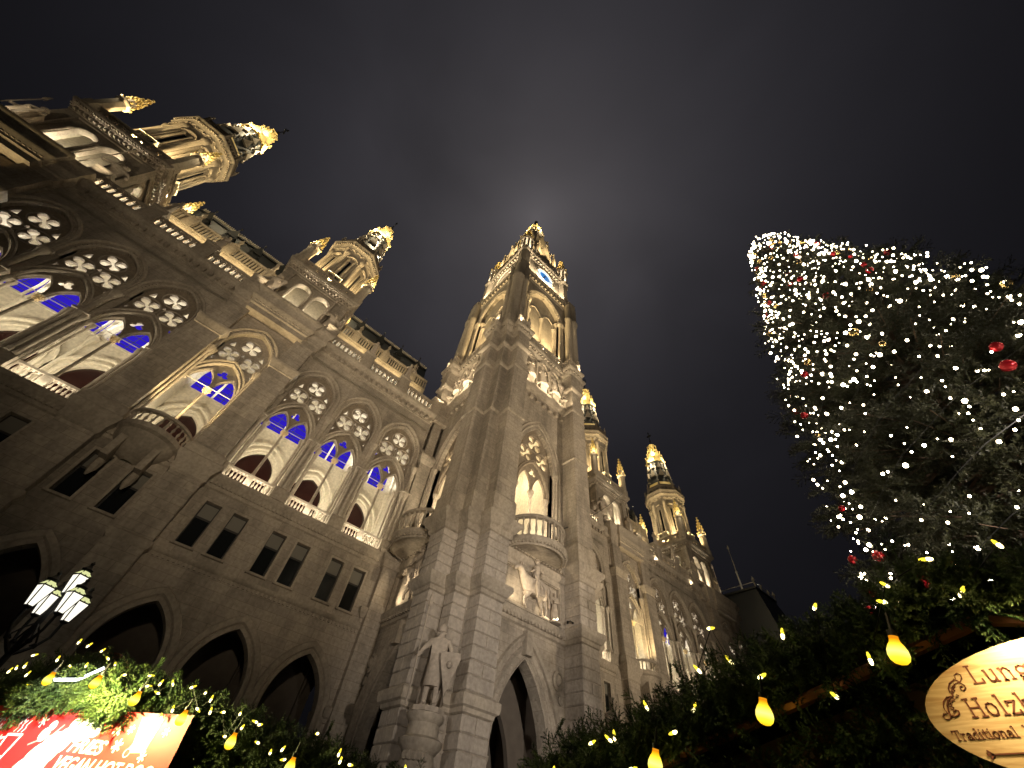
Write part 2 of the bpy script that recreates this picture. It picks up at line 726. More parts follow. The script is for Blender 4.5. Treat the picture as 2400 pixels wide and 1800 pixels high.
# loggia string course with dentils and the sill ledge
bar(mould, FW, -6.2, 6.2, [(0, 14.25), (0.12, 14.32), (0.12, 14.5), (0.2, 14.58), (0.34, 14.84), (0.4, 14.9), (0.4, 15.08), (0.3, 15.14), (0.3, 15.22), (0, 15.245)])
dentils(mould, FW, -6.2, 6.2, 14.52, 14.7, 0.1, 0.27, 0.24)
# piers between the loggia arches
for c in (-6.0, -2.0, 2.0, 6.0):
    mould.box(c - .3, c + .3, -0.14, 0.0, 15.25, 20.0)
    for s, y_ in ((-.27, -.2), (0, -.3), (.27, -.2)):
        mould.lathe([(.14, 16.1), (.14, 16.35), (.1, 16.45), (.1, 19.55), (.14, 19.6), (.2, 19.95), (.22, 20.1)], c + s, y_, 8)
    mould.box(c - .46, c + .46, -.5, .0, 20.1, 20.22)
    mould.lathe([(0.22, 20.2), (0.22, 20.35), (.17, 20.45), (0.17, 22.2), (0.21, 22.25), (0.3, 22.55), (0.32, 22.7), (0.3, 22.75)], c, -0.27, 10)
    mould.box(c - .32, c + .32, -0.3, 0.0, 22.75, 22.95)
    bar(mould, FW, c - .52, c + .52, [(0, 15.25), (0.3, 15.25), (0.3, 16.0), (0.22, 16.1), (0, 16.14)])
# cornice
bar(mould, FW, -6.2, 6.2, [(0, 28.3), (0.1, 28.34), (0.1, 28.46), (0.14, 28.5), (0.14, 28.95), (0.3, 29.05), (0.55, 29.2), (0.6, 29.3), (0.6, 29.5), (0.35, 29.6), (-.3, 29.62)])
dentils(mould, FW, -6.2, 6.2, 28.55, 28.9, 0.12, 0.36, 0.55, 0.5)
WALL_ME = wall.mesh('facade_wall', STONE)
MOULD_ME = mould.mesh('moulding', CARVE)

# tracery inside one loggia arch (local centre 0)


def loggia_tracery(a_out, h_out, v_out, a_in, h_in, inset, w0=-0.5, w1=-0.3):
    """dark pierced plate plus the paler roll mouldings in front of it"""
    t, trim = MB(), MB()
    inner = arch_pts(a_in - 0.12, h_in, 0, 20.2, 12)
    outer = [(-inset, 20.2)] + list(reversed(inner)) + [(inset, 20.2)] + arch_pts(a_out, h_out, 0, v_out, 12)
    fo = ((0, 24.98, .68), (-.76, 23.5, .67), (.76, 23.5, .67))
    hs = [foil(x, y, r) for x, y, r in fo]
    hs += [[(-.16, 23.86), (.16, 23.86), (0, 24.12)], [(-1.3, 24.25), (-.9, 24.36), (-1.05, 24.85)], [(1.3, 24.25), (1.05, 24.85), (.9, 24.36)],
           [(-.14, 23.0), (0, 22.86), (.14, 23.0), (0, 23.2)], [(-1.42, 22.75), (-1.25, 22.72), (-1.42, 22.35)], [(1.42, 22.75), (1.42, 22.35), (1.25, 22.72)]]
    t.plate(FW, outer, hs, w0, w1)
    for cx, cy, R in fo:
        trim.tube([FW(x, y, w1 + .02) for x, y in circ(cx, cy, R + .03, 22)], 0.055, 5, closed=True)
    ai = a_in - .12
    arch_ring(trim, FW, ai, h_in, 0, 20.2, [(0.0, w0 - .12), (0.0, w1 + .18), (0.08, w1 + .26), (0.11, w1 + .16), (0.2, w1 + .16), (0.24, w1 + .3), (0.33, w1 + .32), (0.36, w1)], 20.2, 14)
    bead_arch(trim, FW, ai, h_in, 0, 20.2, .155, w1 + .17, .03, .14)
    sa, sc = ai / 2 - 0.09, ai / 2 + 0.01
    sub_l = arch_pts(sa, 1.42, -sc, 20.2, 8)
    sub_r = arch_pts(sa, 1.42, sc, 20.2, 8)
    outer = list(reversed(sub_l)) + list(reversed(sub_r)) + [(ai - .01, 20.2)] + arch_pts(ai - .01, h_in - .02, 0, 20.2, 12)[1:-1] + [(-ai + .01, 20.2)]
    t.plate(FW, outer, [foil(0, 21.74, .38, 3, PI / 2, 24, .5, .48)], w0 + .02, w1 - .02)
    for s in (-1, 1):
        arch_ring(trim, FW, sa, 1.42, s * sc, 20.2, [(0.0, w0), (0.0, w1 + .04), (0.07, w1 + .08), (0.1, w1 - .02)], None, 8)
    return t, trim


TR_, TM_ = loggia_tracery(1.5, 2.1, 24.15, 1.62, 2.42, 1.6)
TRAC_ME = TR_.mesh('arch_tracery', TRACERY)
TRIM_ME = TM_.mesh('arch_moulding', CARVE)
mb = MB()
mb.lathe([(0.14, 16.2), (0.14, 16.3), (0.095, 16.42), (0.085, 19.75)], 0, 0.3, 10)
MULL_ME = mb.mesh('column', CARVE)
mb = MB()
mb.lathe([(0.1, 19.72), (0.13, 19.76), (0.1, 19.8), (0.17, 20.0), (0.24, 20.1), (0.24, 20.2)], 0, 0.3, 8)
for i in range(16):
    a = 2 * PI * i / 8 + (i // 8) * .4
    rr_, zz = (.17, 19.88) if i < 8 else (.24, 20.06)
    mb.lathe([(.01, -.07), (.05, -.02), (.03, .03), (.01, .06)], rr_ * math.cos(a), .3 + rr_ * math.sin(a), 5, F=lambda x, y, z, zz=zz: (x, y, zz + z))
CAP_ME = mb.mesh('capital', GILDP)
mb = MB()
mb.tube([(-1.6, 0.0, 20.08), (1.6, 0.0, 20.08)], 0.032, 5)
ROD_ME = mb.mesh('tie_rod', IRONW)
mb = MB()
for s in (-1, 1):
    for off, yy in ((1.44, 0.10), (1.30, 0.34)):
        mb.lathe([(0.12, 15.3), (0.12, 15.5), (0.08, 15.6), (0.08, 19.75), (0.11, 19.8), (0.17, 20.05), (0.19, 20.2)], s * off, yy, 7)
SHAFT_ME = mb.mesh('jamb_shaft', CARVE)
# loggia balustrade
mb = MB()
mb.box(-1.5, 1.5, 0.02, 0.30, 15.26, 15.36)
mb.box(-1.5, 1.5, 0.0, 0.32, 16.0, 16.14)
mb.box(-0.2, 0.2, 0.02, 0.30, 15.36, 16.0)
BAL_ME = mb.mesh('balustrade', CARVE)
BALUS_ME = baluster_mesh(0.64, 0.085, CARVE)

# window panes
mb = MB()
mb.plate(FW, rect(-.44, .44, 11.1, 13.6), [rect(-.38, .38, 11.16, 12.68), rect(-.38, .38, 12.78, 13.55)], -.34, -.26)
WINF_ME = mb.mesh('window', FRAME)
mb = MB()
mb.box(-.385, .385, 0.30, 0.315, 11.15, 12.69)
PANE_ME = mb.mesh('pane', GLASSD)
mb = MB()
mb.box(-.385, .385, 0.29, 0.305, 12.77, 13.56)
PANEU_ME = mb.mesh('pane', GLASSU)

# loggia room behind the arches (local centre = bay centre)
Y0, Y1 = 0.56, 3.8
lo = MB()
holes = []
holes_up = []
for c in ARCS:
    holes.append(opening(1.28, 1.75, c - .1, 15.5, 18.35))
    holes_up.append(opening(1.72, 2.0, c - .1, 22.2, 23.75))
lo.plate(FW, rect(-6.2, 6.2, 15.1, 22.0), holes, -Y1 - .4, -Y1)
lo.plate(FW, rect(-6.2, 6.2, 22.003, 27.4), holes_up, -Y1 - .7, -Y1 - .35)
lo.box(-6.2, 6.2, Y1 - .06, Y1 + .35, 21.9, 22.05)
for c in ARCS:
    arch_ring(lo, FW, 1.28, 1.75, c - .1, 18.35, [(0.0, -Y1), (0.02, -Y1 + .05), (0.2, -Y1 + .05), (0.22, -Y1 + .16), (0.36, -Y1 + .16), (0.4, -Y1 + .05), (.62, -Y1 + .05), (.66, -Y1 + .2), (.8, -Y1 + .2), (.82, -Y1)], 15.2)
lo.box(-6.2, 6.2, Y0, Y1, 14.9, 15.1)
lo.box(-6.2, 6.2, 0.0, Y1 + .7, 27.25, 27.6)
# transverse arches and springers on the wall shafts
FT = lambda x: (lambda u, v, w: (x + w, Y0 + (Y1 - Y0) / 2 + u, v))
hw = (Y1 - Y0) / 2
for x in (-6.0, -2.0, 2.0, 6.0):
    pts = [(-hw, 21.6)] + [(-hw + .05, 21.6)] + list(reversed(arch_pts(hw - .06, 2.6, 0, 21.6, 10)))[1:-1] + [(hw - .05, 21.6), (hw, 21.6)] + arch_pts(hw - .02, 2.95, 0, 21.6, 10)[1:-1] + [(-hw, 21.6)]
    lo.plate(FT(x), pts[:-1], [], -.14, .14)
    lo.lathe([(0.2, 15.1), (0.2, 15.6), (0.13, 15.7), (0.13, 20.9), (0.16, 21.0), (0.28, 21.5), (0.3, 21.7)], x, Y1 - .1, 8)
    # fan springers of the vault
    for s in (-1, 1):
        for k in range(6):
            t0, t1 = k / 6 * PI / 2, (k + 1) / 6 * PI / 2
            p = [(x + s * (.12 + 1.9 * (1 - math.cos(t))), Y1 - .35 - (.2 + 1.3 * (1 - math.cos(t))), 21.6 + 5.0 * math.sin(t)) for t in (t0, t1)]
            lo.tube(p, 0.09, 5)
for x0, x1 in ((-6.2, -6.05), (6.05, 6.2)):
    lo.box(x0, x1, Y0, Y1 + .7, 15.1, 27.3)
LOG_ME = lo.mesh('loggia_wall', PALE)
mb = MB()
mb.box(-1.25, 1.25, Y1 + .22, Y1 + .25, 15.4, 20.2)
RED_ME = mb.mesh('dark_window', REDWIN)
mb = MB()
mb.box(-1.78, 1.78, Y1 + .62, Y1 + .65, 22.1, 26.0)
BLUE_ME = mb.mesh('blue_window', BLUE)
mb = MB()
for z in (22.75, 23.3, 23.85, 24.4):
    mb.box(-1.75, 1.75, Y1 + .58, Y1 + .62, z - .022, z + .022)
for x in (-.66, .66):
    mb.box(x - .02, x + .02, Y1 + .58, Y1 + .62, 22.1, 25.2)
BARS_ME = mb.mesh('window_bar', BLUEBAR)
mb = MB()
mb.box(-.07, .07, Y1 + .42, Y1 + .56, 22.2, 25.6)
BMUL_ME = mb.mesh('mullion', PALE)

# arcade behind the ground arches: dark vaulted passage
mb = MB()
mb.box(-6.2, 6.2, 4.6, 4.9, 0.0, 9.6)
mb.box(-6.2, 6.2, 0.56, 4.6, 9.2, 9.6)
for x in (-6.0, -2.0, 2.0, 6.0):
    mb.box(x - .3, x + .3, 4.3, 4.6, 0, 9.2)
    pts = [(-2.0, 6.2), (-1.95, 6.2)] + list(reversed(arch_pts(1.9, 2.4, 0, 6.2, 8)))[1:-1] + [(1.95, 6.2), (2.0, 6.2), (2.0, 9.2), (-2.0, 9.2)]
    mb.plate(lambda u, v, w, x=x: (x + w, 2.58 + u, v), pts, [], -.2, .2)
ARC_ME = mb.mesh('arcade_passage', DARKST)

# parapet: pierced panels, pedestals
pa = MB()
for c, hw_ in ((-4.05, 1.5), (0, 1.5), (4.05, 1.5)):
    hs = []
    for i in range(7):
        u = c - 1.26 + 2.52 * i / 6
        hs.append(opening(0.12, 0.2, u, 30.1, 30.62, 4))
    pa.plate(FW, rect(c - hw_, c + hw_, 29.62, 31.0), hs, -0.1, 0.06)
    bar(pa, FW, c - hw_ - .0, c + hw_ + .0, [(-.3, 31.0), (0.1, 31.01), (0.16, 31.06), (0.16, 31.16), (0.06, 31.2), (-.3, 31.21)])
    dentils(pa, FW, c - hw_, c + hw_, 30.9, 31.0, 0.05, 0.13, 0.2)
    bar(pa, FW, c - hw_, c + hw_, [(0.06, 29.62), (0.16, 29.64), (0.16, 29.9), (0.06, 30.0)])
pa.box(-6.2, 6.2, 0.75, 0.95, 29.6, 31.3)
for c in (-6.0, -2.02, 2.02, 6.0):
    pa.box(c - .5, c + .5, -0.16, 0.5, 29.62, 31.6)
    bar(pa, FW, c - .56, c + .56, [(-.5, 31.6), (0.2, 31.6), (0.28, 31.7), (0.28, 31.86), (0.2, 31.92), (-.5, 31.92)])
PAR_ME = pa.mesh('parapet', CARVE)
pb = MB()
AY = 6.5                                            # the attic stands this far behind the parapet
pb.box(-6.2, 6.2, AY, AY + .4, 31.0, 39.0)
pb.box(-6.2, 6.2, AY - .14, AY + .1, 38.2, 39.0)
pb.box(-6.2, 6.2, AY - .22, AY + .2, 39.0, 39.2)
pb.box(-6.2, 6.2, AY - .12, AY + .2, 40.7, 40.95)
for i in range(40):
    u = -6.1 + 12.2 * i / 39
    pb.box(u - .085, u + .085, AY - .06, AY + .1, 39.2, 40.7)
dentils(pb, lambda u, v, w: (u, AY - .14 - w, v), -6.2, 6.2, 38.75, 38.95, 0, .07, .3)
for u in (-4, 0, 4):
    pb.box(u - .4, u + .4, AY - .2, AY + .2, 39.2, 41.05)
    pb.lathe([(0.34, 41.0), (0.12, 41.8), (0.22, 42.0), (0.01, 42.7)], u, AY, 6)
BACKBAL_ME = pb.mesh('roof_balustrade', STONE)
rf = MB()
rf.add([(-6.2, AY + .6, 38.5), (6.2, AY + .6, 38.5), (6.2, AY + 2.6, 45.6), (-6.2, AY + 2.6, 45.6), (6.2, 14, 45.6), (-6.2, 14, 45.6), (-6.2, 14, 0), (6.2, 14, 0)],
       [(0, 1, 2, 3), (3, 2, 4, 5), (5, 4, 7, 6)])
rf.box(-6.2, 6.2, 0.0, AY, 30.7, 31.0)
rf.box(-6.2, 6.2, AY + 2.45, AY + 2.8, 45.6, 45.85)
ROOF_ME = rf.mesh('roof', SLATE)
d_ = MB()
d_.prism([(-.5, AY + .5), (.5, AY + .5), (.5, AY + 2.2), (-.5, AY + 2.2)], 41.6, 42.6)
d_.add([(-.62, AY + .45, 42.6), (.62, AY + .45, 42.6), (0, AY + .45, 44.2), (0, AY + 2.4, 44.2)], [(0, 1, 2), (0, 2, 3), (1, 3, 2)])
d_.lathe([(.05, 44.1), (.04, 44.5), (.12, 44.6), (.01, 44.9)], 0, AY + .5, 5)
RDORM_ME = d_.mesh('roof_dormer', SLATE)
cr = MB()
for i in range(62):
    u = -6.1 + 12.2 * i / 61
    cr.lathe([(0.035, 45.85), (0.035, 46.15), (0.12, 46.27), (0.01, 46.6)], u, AY + 2.6, 4, smooth=False)
cr.box(-6.2, 6.2, AY + 2.56, AY + 2.64, 46.05, 46.1)
CREST_ME = cr.mesh('ridge_crest', IRONW)

for bi, xc in enumerate(BAYS):
    bx, bz_ = BSC[bi]
    M = T(xc, YW, 0) @ S3(bx, 1, bz_)
    w = put('facade_wall', WALL_ME, hall, M)
    put('moulding', MOULD_ME, w, M)
    far = bi in (3,)
    lw = put('loggia_wall', LOG_ME, hall, M)
    put('arcade_passage', ARC_ME, hall, M)
    pp = put('parapet', PAR_ME, hall, M)
    put('roof_balustrade', BACKBAL_ME, hall, M)
    r = put('roof', ROOF_ME, hall, M)
    put('ridge_crest', CREST_ME, r, M)
    for u in (-4.2, -1.4, 1.4, 4.2):
        put('roof_dormer', RDORM_ME, r, M @ T(u, 0, 0))
    for c in ARCS:
        Mc = M @ T(c, 0, 0)
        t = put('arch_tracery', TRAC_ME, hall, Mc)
        put('arch_moulding', TRIM_ME, t, Mc)
        put('column', MULL_ME, t, Mc)
        put('capital', CAP_ME, t, Mc)
        put('tie_rod', ROD_ME, t, Mc)
        put('jamb_shaft', SHAFT_ME, t, Mc)
        Mb = M @ T(c - .1, 0, 0)
        put('dark_window', RED_ME, lw, Mb)
        put('blue_window', BLUE_ME, lw, Mb)
        put('window_bar', BARS_ME, lw, Mb)
        put('mullion', BMUL_ME, lw, Mb)
        if bi != 3:
            b = put('balustrade', BAL_ME, hall, Mc)
            for s in (-1, 1):
                for i in range(5):
                    put('baluster', BALUS_ME, b, T(xc + c + s * (.34 + .22 * i), YW + .16, 15.36))
        for s in (-.8, .8):
            Mw = M @ T(c + .1 + s, 0, 0)
            f = put('window', WINF_ME, hall, Mw)
            put('pane', PANE_ME, f, Mw)
            put('pane', PANEU_ME, f, Mw)
        strip('vault_lamp', (xc + c * bx, YW + 2.7, 21.9), (xc + c, YW + 1.9, 27.0), 210, 2.4, .2, (1, .95, .84))
        strip('balustrade_fill', (xc + c * bx, YW - .28, 15.3), (xc + c * bx, YW + .2, 16.6), 34, 2.6, .06, WARMW)  # added fill strip that brightens the balusters from the front
        # lamp trough on the loggia floor behind each balustrade
        strip('loggia_lamp', (xc + c * bx, YW + 1.0, 15.5), (xc + c, YW + 2.5, 22.0), 250, 2.0, 0.25, WARMW)
    for c in (-4.05, 0, 4.05):
        strip('parapet_lamp', (xc + c * bx, YW + .42, 29.85), (xc + c, YW + .5, 32.0), 190.0, 2.6, .12, WARM)
    strip('roof_walk_lamp', (xc, YW + 5.6, 38.0 * bz_), (xc, YW + 6.6, 39.6 * bz_), 190.0, 11.0, .1, GOLDL)

# ---- turret bay: pilasters, lit balcony arch -------------------------------
wall = MB()
hs = [opening(1.6, 3.0, 0, 0.02, 6.0), [(-1.6, 15.25), (1.6, 15.25), (1.6, 20.4), (1.5, 21.0)] + arch_pts(1.5, 2.2, 0, 24.1, 12) + [(-1.5, 21.0), (-1.6, 20.4)]]
for s in (-.95, .95):
    hs.append(rect(s - .44, s + .44, 11.1, 13.6))
wall.plate(FW, rect(-3.6, 3.6, 0, 28.7), hs, -.5, .1)
for s in (-1, 1):
    a, b = sorted((s * 1.82, s * 3.55))
    wall.box(a, b, -.75, -.1, 0, 24.2)
    wall.box(a + .12, b - .12, -.6, -.1, 24.6, 28.2)
TWALL_ME = wall.mesh('facade_wall', STONE)
mo = MB()
arch_ring(mo, FW, 1.6, 3.0, 0, 6.0, [(0.0, 0.1), (0.0, .16), (0.18, .18), (.22, .1), (.3, .2), (.55, .22), (.62, .1)], 0)
arch_ring(mo, FW, 1.5, 2.2, 0, 24.1, [(0.0, -.3), (0.0, .16), (.1, .22), (.13, .14), (.26, .14), (.3, .24), (.42, .3), (.52, .26), (.54, .1)], 22.9)
bead_arch(mo, FW, 1.5, 2.2, 0, 24.1, .2, .17, .05, .17)
for s in (-1, 1):
    a, b = sorted((s * 1.82, s * 3.55))
    path = [(a, -.1), (a, -.75), (b, -.75), (b, -.1)]
    mo.sweep(path, [(0, 14.0), (.1, 14.1), (.1, 14.5), (.3, 14.9), (.34, 15.2), (.2, 15.3), (.2, 15.7), (.12, 15.9), (0, 16.0)])
    mo.sweep(path, [(0, 23.6), (.06, 23.66), (.06, 23.8), (.2, 24.1), (.24, 24.3), (.24, 24.44), (0.02, 24.56), (-.2, 24.6)])
    mo.sweep(path, [(0, 10.0), (.12, 10.15), (.14, 10.4), (0, 10.5)])
    for off in (1.55, 1.7):
        mo.lathe([(0.14, 15.3), (.14, 15.5), (.09, 15.6), (.09, 22.3), (.12, 22.35), (.22, 22.7), (.24, 22.95)], s * off, -.22 + (1.7 - off) * 1.2, 8)
for s in (-.95, .95):
    bar(mo, FW, s - .6, s + .6, [(.1, 10.95), (.24, 10.98), (.26, 11.08), (.1, 11.1)])
    mo.plate(FW, rect(s - .58, s + .58, 11.1, 13.76), [rect(s - .44, s + .44, 11.12, 13.6)], .103, .16)
bar(mo, FW, -1.82, 1.82, [(.1, 14.25), (.22, 14.32), (.22, 14.5), (.3, 14.58), (.44, 14.84), (.5, 14.9), (.5, 15.08), (.3, 15.2), (.1, 15.245)])
dentils(mo, FW, -1.8, 1.8, 14.52, 14.7, .2, .37, .24)
# entablature that carries the turret, stepping forward over the pilasters and the middle
path = [(-3.6, -.1), (-3.6, -.62), (-2.3, -.62), (-2.3, -.95), (2.3, -.95), (2.3, -.62), (3.6, -.62), (3.6, -.1)]
mo.sweep(path, [(0, 27.4), (.0, 27.9), (.12, 28.0), (.12, 28.2), (.3, 28.5), (.34, 28.7), (.22, 28.8), (.22, 29.3), (.36, 29.5), (.46, 29.7), (.46, 29.9), (.1, 30.1), (-.3, 30.15), (-.3, 30.3)])
mo.prism(path, 27.4, 27.45)
mo.prism(path, 30.0, 30.1)
dentils(mo, FW, -2.3, 2.3, 28.22, 28.42, .9, 1.15, .3)
TMOULD_ME = mo.mesh('moulding', CARVE)
TR_, TM_ = loggia_tracery(1.5, 2.2, 24.1, 1.6, 2.45, 1.6)
TTRAC_ME = TR_.mesh('arch_tracery', CARVE)
TTRIM_ME = TM_.mesh('arch_moulding', CARVE)
# balcony
bl = MB()
bl.lathe([(0.3, 13.6), (.7, 13.75), (1.1, 14.2), (1.45, 14.6), (1.5, 14.85), (1.72, 14.95), (1.72, 15.2), (1.6, 15.25)], 0, 0, 20, PI, 2 * PI)
bl.lathe([(1.62, 15.2), (1.62, 15.3), (1.4, 15.3)], 0, 0, 20, PI, 2 * PI)
bl.lathe([(1.4, 16.0), (1.66, 16.0), (1.7, 16.06), (1.66, 16.16), (1.4, 16.16), (1.4, 16.0)], 0, 0, 20, PI, 2 * PI)
bl.lathe([(0.001, 15.25), (1.6, 15.26)], 0, 0, 20, PI, 2 * PI)
for s in (-1, 1):
    bl.box(s * .8 - .17, s * .8 + .17, -1.1, .1, 13.1, 14.4)
    bl.lathe([(0.05, 12.2), (.2, 12.6), (.22, 13.1)], s * .8, -.3, 6)
TBALC_ME = bl.mesh('balcony', CARVE)
lo = MB()
lo.plate(FW, rect(-3.6, 3.6, 15.1, 22.0), [opening(1.15, 1.75, -.1, 15.5, 18.35)], -Y1 - .4, -Y1)
lo.plate(FW, rect(-3.6, 3.6, 22.003, 27.4), [opening(1.6, 1.9, -.1, 22.2, 23.75)], -Y1 - .7, -Y1 - .35)
arch_ring(lo, FW, 1.15, 1.75, -.1, 18.35, [(0.0, -Y1), (0.02, -Y1 + .05), (0.2, -Y1 + .05), (0.22, -Y1 + .16), (0.36, -Y1 + .16), (0.4, -Y1 + .05), (.62, -Y1 + .05), (.66, -Y1 + .2), (.8, -Y1 + .2), (.82, -Y1)], 15.2)
lo.box(-3.6, 3.6, .5, Y1, 14.9, 15.1)
lo.box(-3.6, 3.6, .5, Y1 + .7, 27.25, 27.4)
lo.box(-3.6, -1.9, .5, Y1 + .7, 15.1, 27.3)
lo.box(1.9, 3.6, .5, Y1 + .7, 15.1, 27.3)
TLOG_ME = lo.mesh('loggia_wall', PALE)
mb = MB()
mb.box(-3.6, 3.6, 4.6, 4.9, 0, 9.6)
mb.box(-3.6, 3.6, .5, 4.6, 9.25, 9.6)
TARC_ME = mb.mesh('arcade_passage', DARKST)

for ti, xc in enumerate(TURR):
    tx_, tz_ = TSC[ti]
    M = T(xc, YW, 0) @ S3(tx_, 1, tz_)
    w = put('facade_wall', TWALL_ME, hall, M)
    put('moulding', TMOULD_ME, w, M)
    lw = put('loggia_wall', TLOG_ME, hall, M)
    put('arcade_passage', TARC_ME, hall, M)
    t = put('arch_tracery', TTRAC_ME, hall, M)
    put('arch_moulding', TTRIM_ME, t, M)
    put('column', MULL_ME, t, M)
    put('capital', CAP_ME, t, M)
    put('tie_rod', ROD_ME, t, M)
    Mb = M @ T(-.1, 0, 0)
    put('dark_window', RED_ME, lw, Mb)
    put('blue_window', BLUE_ME, lw, Mb)
    put('window_bar', BARS_ME, lw, Mb)
    put('mullion', BMUL_ME, lw, Mb)
    b = put('balcony', TBALC_ME, hall, M @ T(0, -.1, 0))
    if ti in (0, 2):
        for i in range(13):
            a = PI + PI * (i + .5) / 13
            put('baluster', BALUS_ME, b, M @ T(1.53 * math.cos(a), -.1 + 1.53 * math.sin(a), 15.32))
    for s in (-.95, .95):
        Mw = M @ T(s, 0, 0)
        f = put('window', WINF_ME, hall, Mw)
        put('pane', PANE_ME, f, Mw)
        put('pane', PANEU_ME, f, Mw)
    strip('vault_lamp', (xc, YW + 2.7, 21.9), (xc, YW + 1.9, 27.0), 190, 2.0, .2, (1, .95, .84))
    strip('loggia_lamp', (xc, YW + 1.0, 15.5), (xc, YW + 2.5, 22.0), 230, 2.0, .25, WARMW)
    for s in (-1, 1):
        spot('balcony_lamp', (xc - s * .7, YW - .8, 15.6), (xc + s * 1.75, YW - .35, 20.5), 2400.0, GOLDL, 58, .8, .06)
        spot('balcony_lamp', (xc + s * .3, YW - .6, 15.5), (xc + s * .5, YW + .3, 24.5), 1100.0, GOLDL, 36, .8, .06)

# corner piers between the wings and the tower, end walls
cp = MB()
for xa, xb in ((10.55, 12.2), (22.0, 23.65), (35.9, 36.95), (44.0, 44.4), (57.1, 58.5)):
    cp.box(xa, xb, YW - .02, YW + .6, 0, 28.7)
    if xa > 30:
        cp.box(xa, xb, YW - .45, YW, 28.7, 29.8)
        continue
    m = (xa + xb) / 2 + (-.2 if xa < TX else .2)
    cp.box(m - .55, m + .55, YW - .45, YW, 0, 24.4)
    cp.sweep([(m - .55, YW), (m - .55, YW - .45), (m + .55, YW - .45), (m + .55, YW)], [(0, 23.5), (.06, 23.6), (.2, 24.0), (.24, 24.2), (.24, 24.4), (0, 24.55)])
    cp.sweep([(m - .55, YW), (m - .55, YW - .45), (m + .55, YW - .45), (m + .55, YW)], [(0, 14.2), (.1, 14.3), (.3, 14.8), (.34, 15.1), (.16, 15.3), (.16, 15.8), (0, 16)])
    cp.box(m - .4, m + .4, YW - .3, YW, 24.4, 28.6)
    cp.box(xa, xb, YW - .62, YW + .3, 28.7, 29.6)
    cp.box(xa, xb, YW - .1, YW + .3, 29.6, 31.8)
CORNER_ME = cp.mesh('corner_pier', STONE)
put('corner_pier', CORNER_ME, hall)
ew = MB()
ew.box(66.3, 66.9, YW - .1, YW + 12, 0, 30.2)
ew.box(-28.0, -27.4, YW - .1, YW + 12, 0, 30.2)
ew.sweep([(66.3, YW - .1), (66.9, YW - .1), (66.9, YW + 12)], [(0, 28.3), (.14, 28.5), (.14, 28.95), (.55, 29.2), (.6, 29.5), (.3, 29.6), (.3, 30.0)])
put('end_wall', ew.mesh('end_wall', STONE), hall)

# dark pavilion roof with its flagstaff beyond the far end of the front
pv = MB()
PX, PY = 90.0, 33.0
pv.box(PX - 8, PX + 8, PY - 7, PY + 7, 0, 29.0)
pv.add([(PX - 8.5, PY - 7.5, 29.0), (PX + 8.5, PY - 7.5, 29.0), (PX + 8.5, PY + 7.5, 29.0), (PX - 8.5, PY + 7.5, 29.0), (PX - 4, PY - 4, 41.6), (PX + 4, PY - 4, 41.6), (PX + 4, PY + 4, 41.6), (PX - 4, PY + 4, 41.6)],
       [(0, 1, 5, 4), (1, 2, 6, 5), (2, 3, 7, 6), (3, 0, 4, 7), (4, 5, 6, 7)])
pv.box(PX - 4.2, PX + 4.2, PY - 4.2, PY + 4.2, 41.6, 42.0)
pav = put('pavilion_roof', pv.mesh('pavilion_roof', SLATE), hall)
mb = MB()
for sx in (-4.1, 4.1):
    for sy in (-4.1, 4.1):
        mb.lathe([(.14, 42.0), (.1, 42.8), (.36, 43.1), (.01, 43.9)], PX + sx, PY + sy, 6)
for sx in (-1.5, 1.5):
    mb.lathe([(.14, 42.0), (.1, 42.5), (.26, 42.7), (.01, 43.3)], PX + sx, PY - 4.1, 6)
put('roof_finials', mb.mesh('roof_finials', IRONW), pav, kind='stuff')
mb = MB()
mb.box(PX - 4.1, PX + 4.1, PY - 4.14, PY - 4.06, 42.7, 42.78)
put('roof_railing', mb.mesh('roof_railing', IRONW), pav)
mb = MB()
mb.box(PX - 4.14, PX - 4.06, PY - 4.1, PY + 4.1, 42.7, 42.78)
put('roof_railing', mb.mesh('roof_railing', IRONW), pav)
mb = MB()
mb.lathe([(.5, 42), (.3, 43), (.2, 43.6), (.16, 47.2), (.3, 47.5), (.08, 47.9), (.06, 52.6), (.24, 53.0), (.02, 53.8)], PX, PY, 6)
put('flagstaff', mb.mesh('flagstaff', IRONW), pav)
spot('roof_lamp', (PX - 3, PY - 4.5, 42.2), (PX, PY, 46.0), 260, (1, .95, .9), 40, .5, .1)

# ================================================================== CORNER TURRETS
def FQ(u, v, w):
    return (u, -w, v)


ROT4 = [RZ(-PI / 2 * k) for k in range(4)]

# base and niche stage (local axis at the turret centre)
bs = MB()
bs.prism(square(3.25), 27.9, 31.0)
bs.sweep(square(3.25), [(0, 30.6), (.2, 30.7), (.2, 30.95), (0, 31.05)], True)
for s in square(2.85):
    bs.prism([(s[0] - .42, s[1] - .42), (s[0] + .42, s[1] - .42), (s[0] + .42, s[1] + .42), (s[0] - .42, s[1] + .42)], 31.0, 36.9)
bs.prism(square(1.9), 31.0, 37.0)
TB_ME = bs.mesh('turret_body', STONE)
ni = MB()


def round_open(a, cx, vb, v0, n=12):
    return [(cx - a, vb), (cx + a, vb)] + [(cx + a * math.cos(PI * i / n), v0 + a * math.sin(PI * i / n)) for i in range(n + 1)]


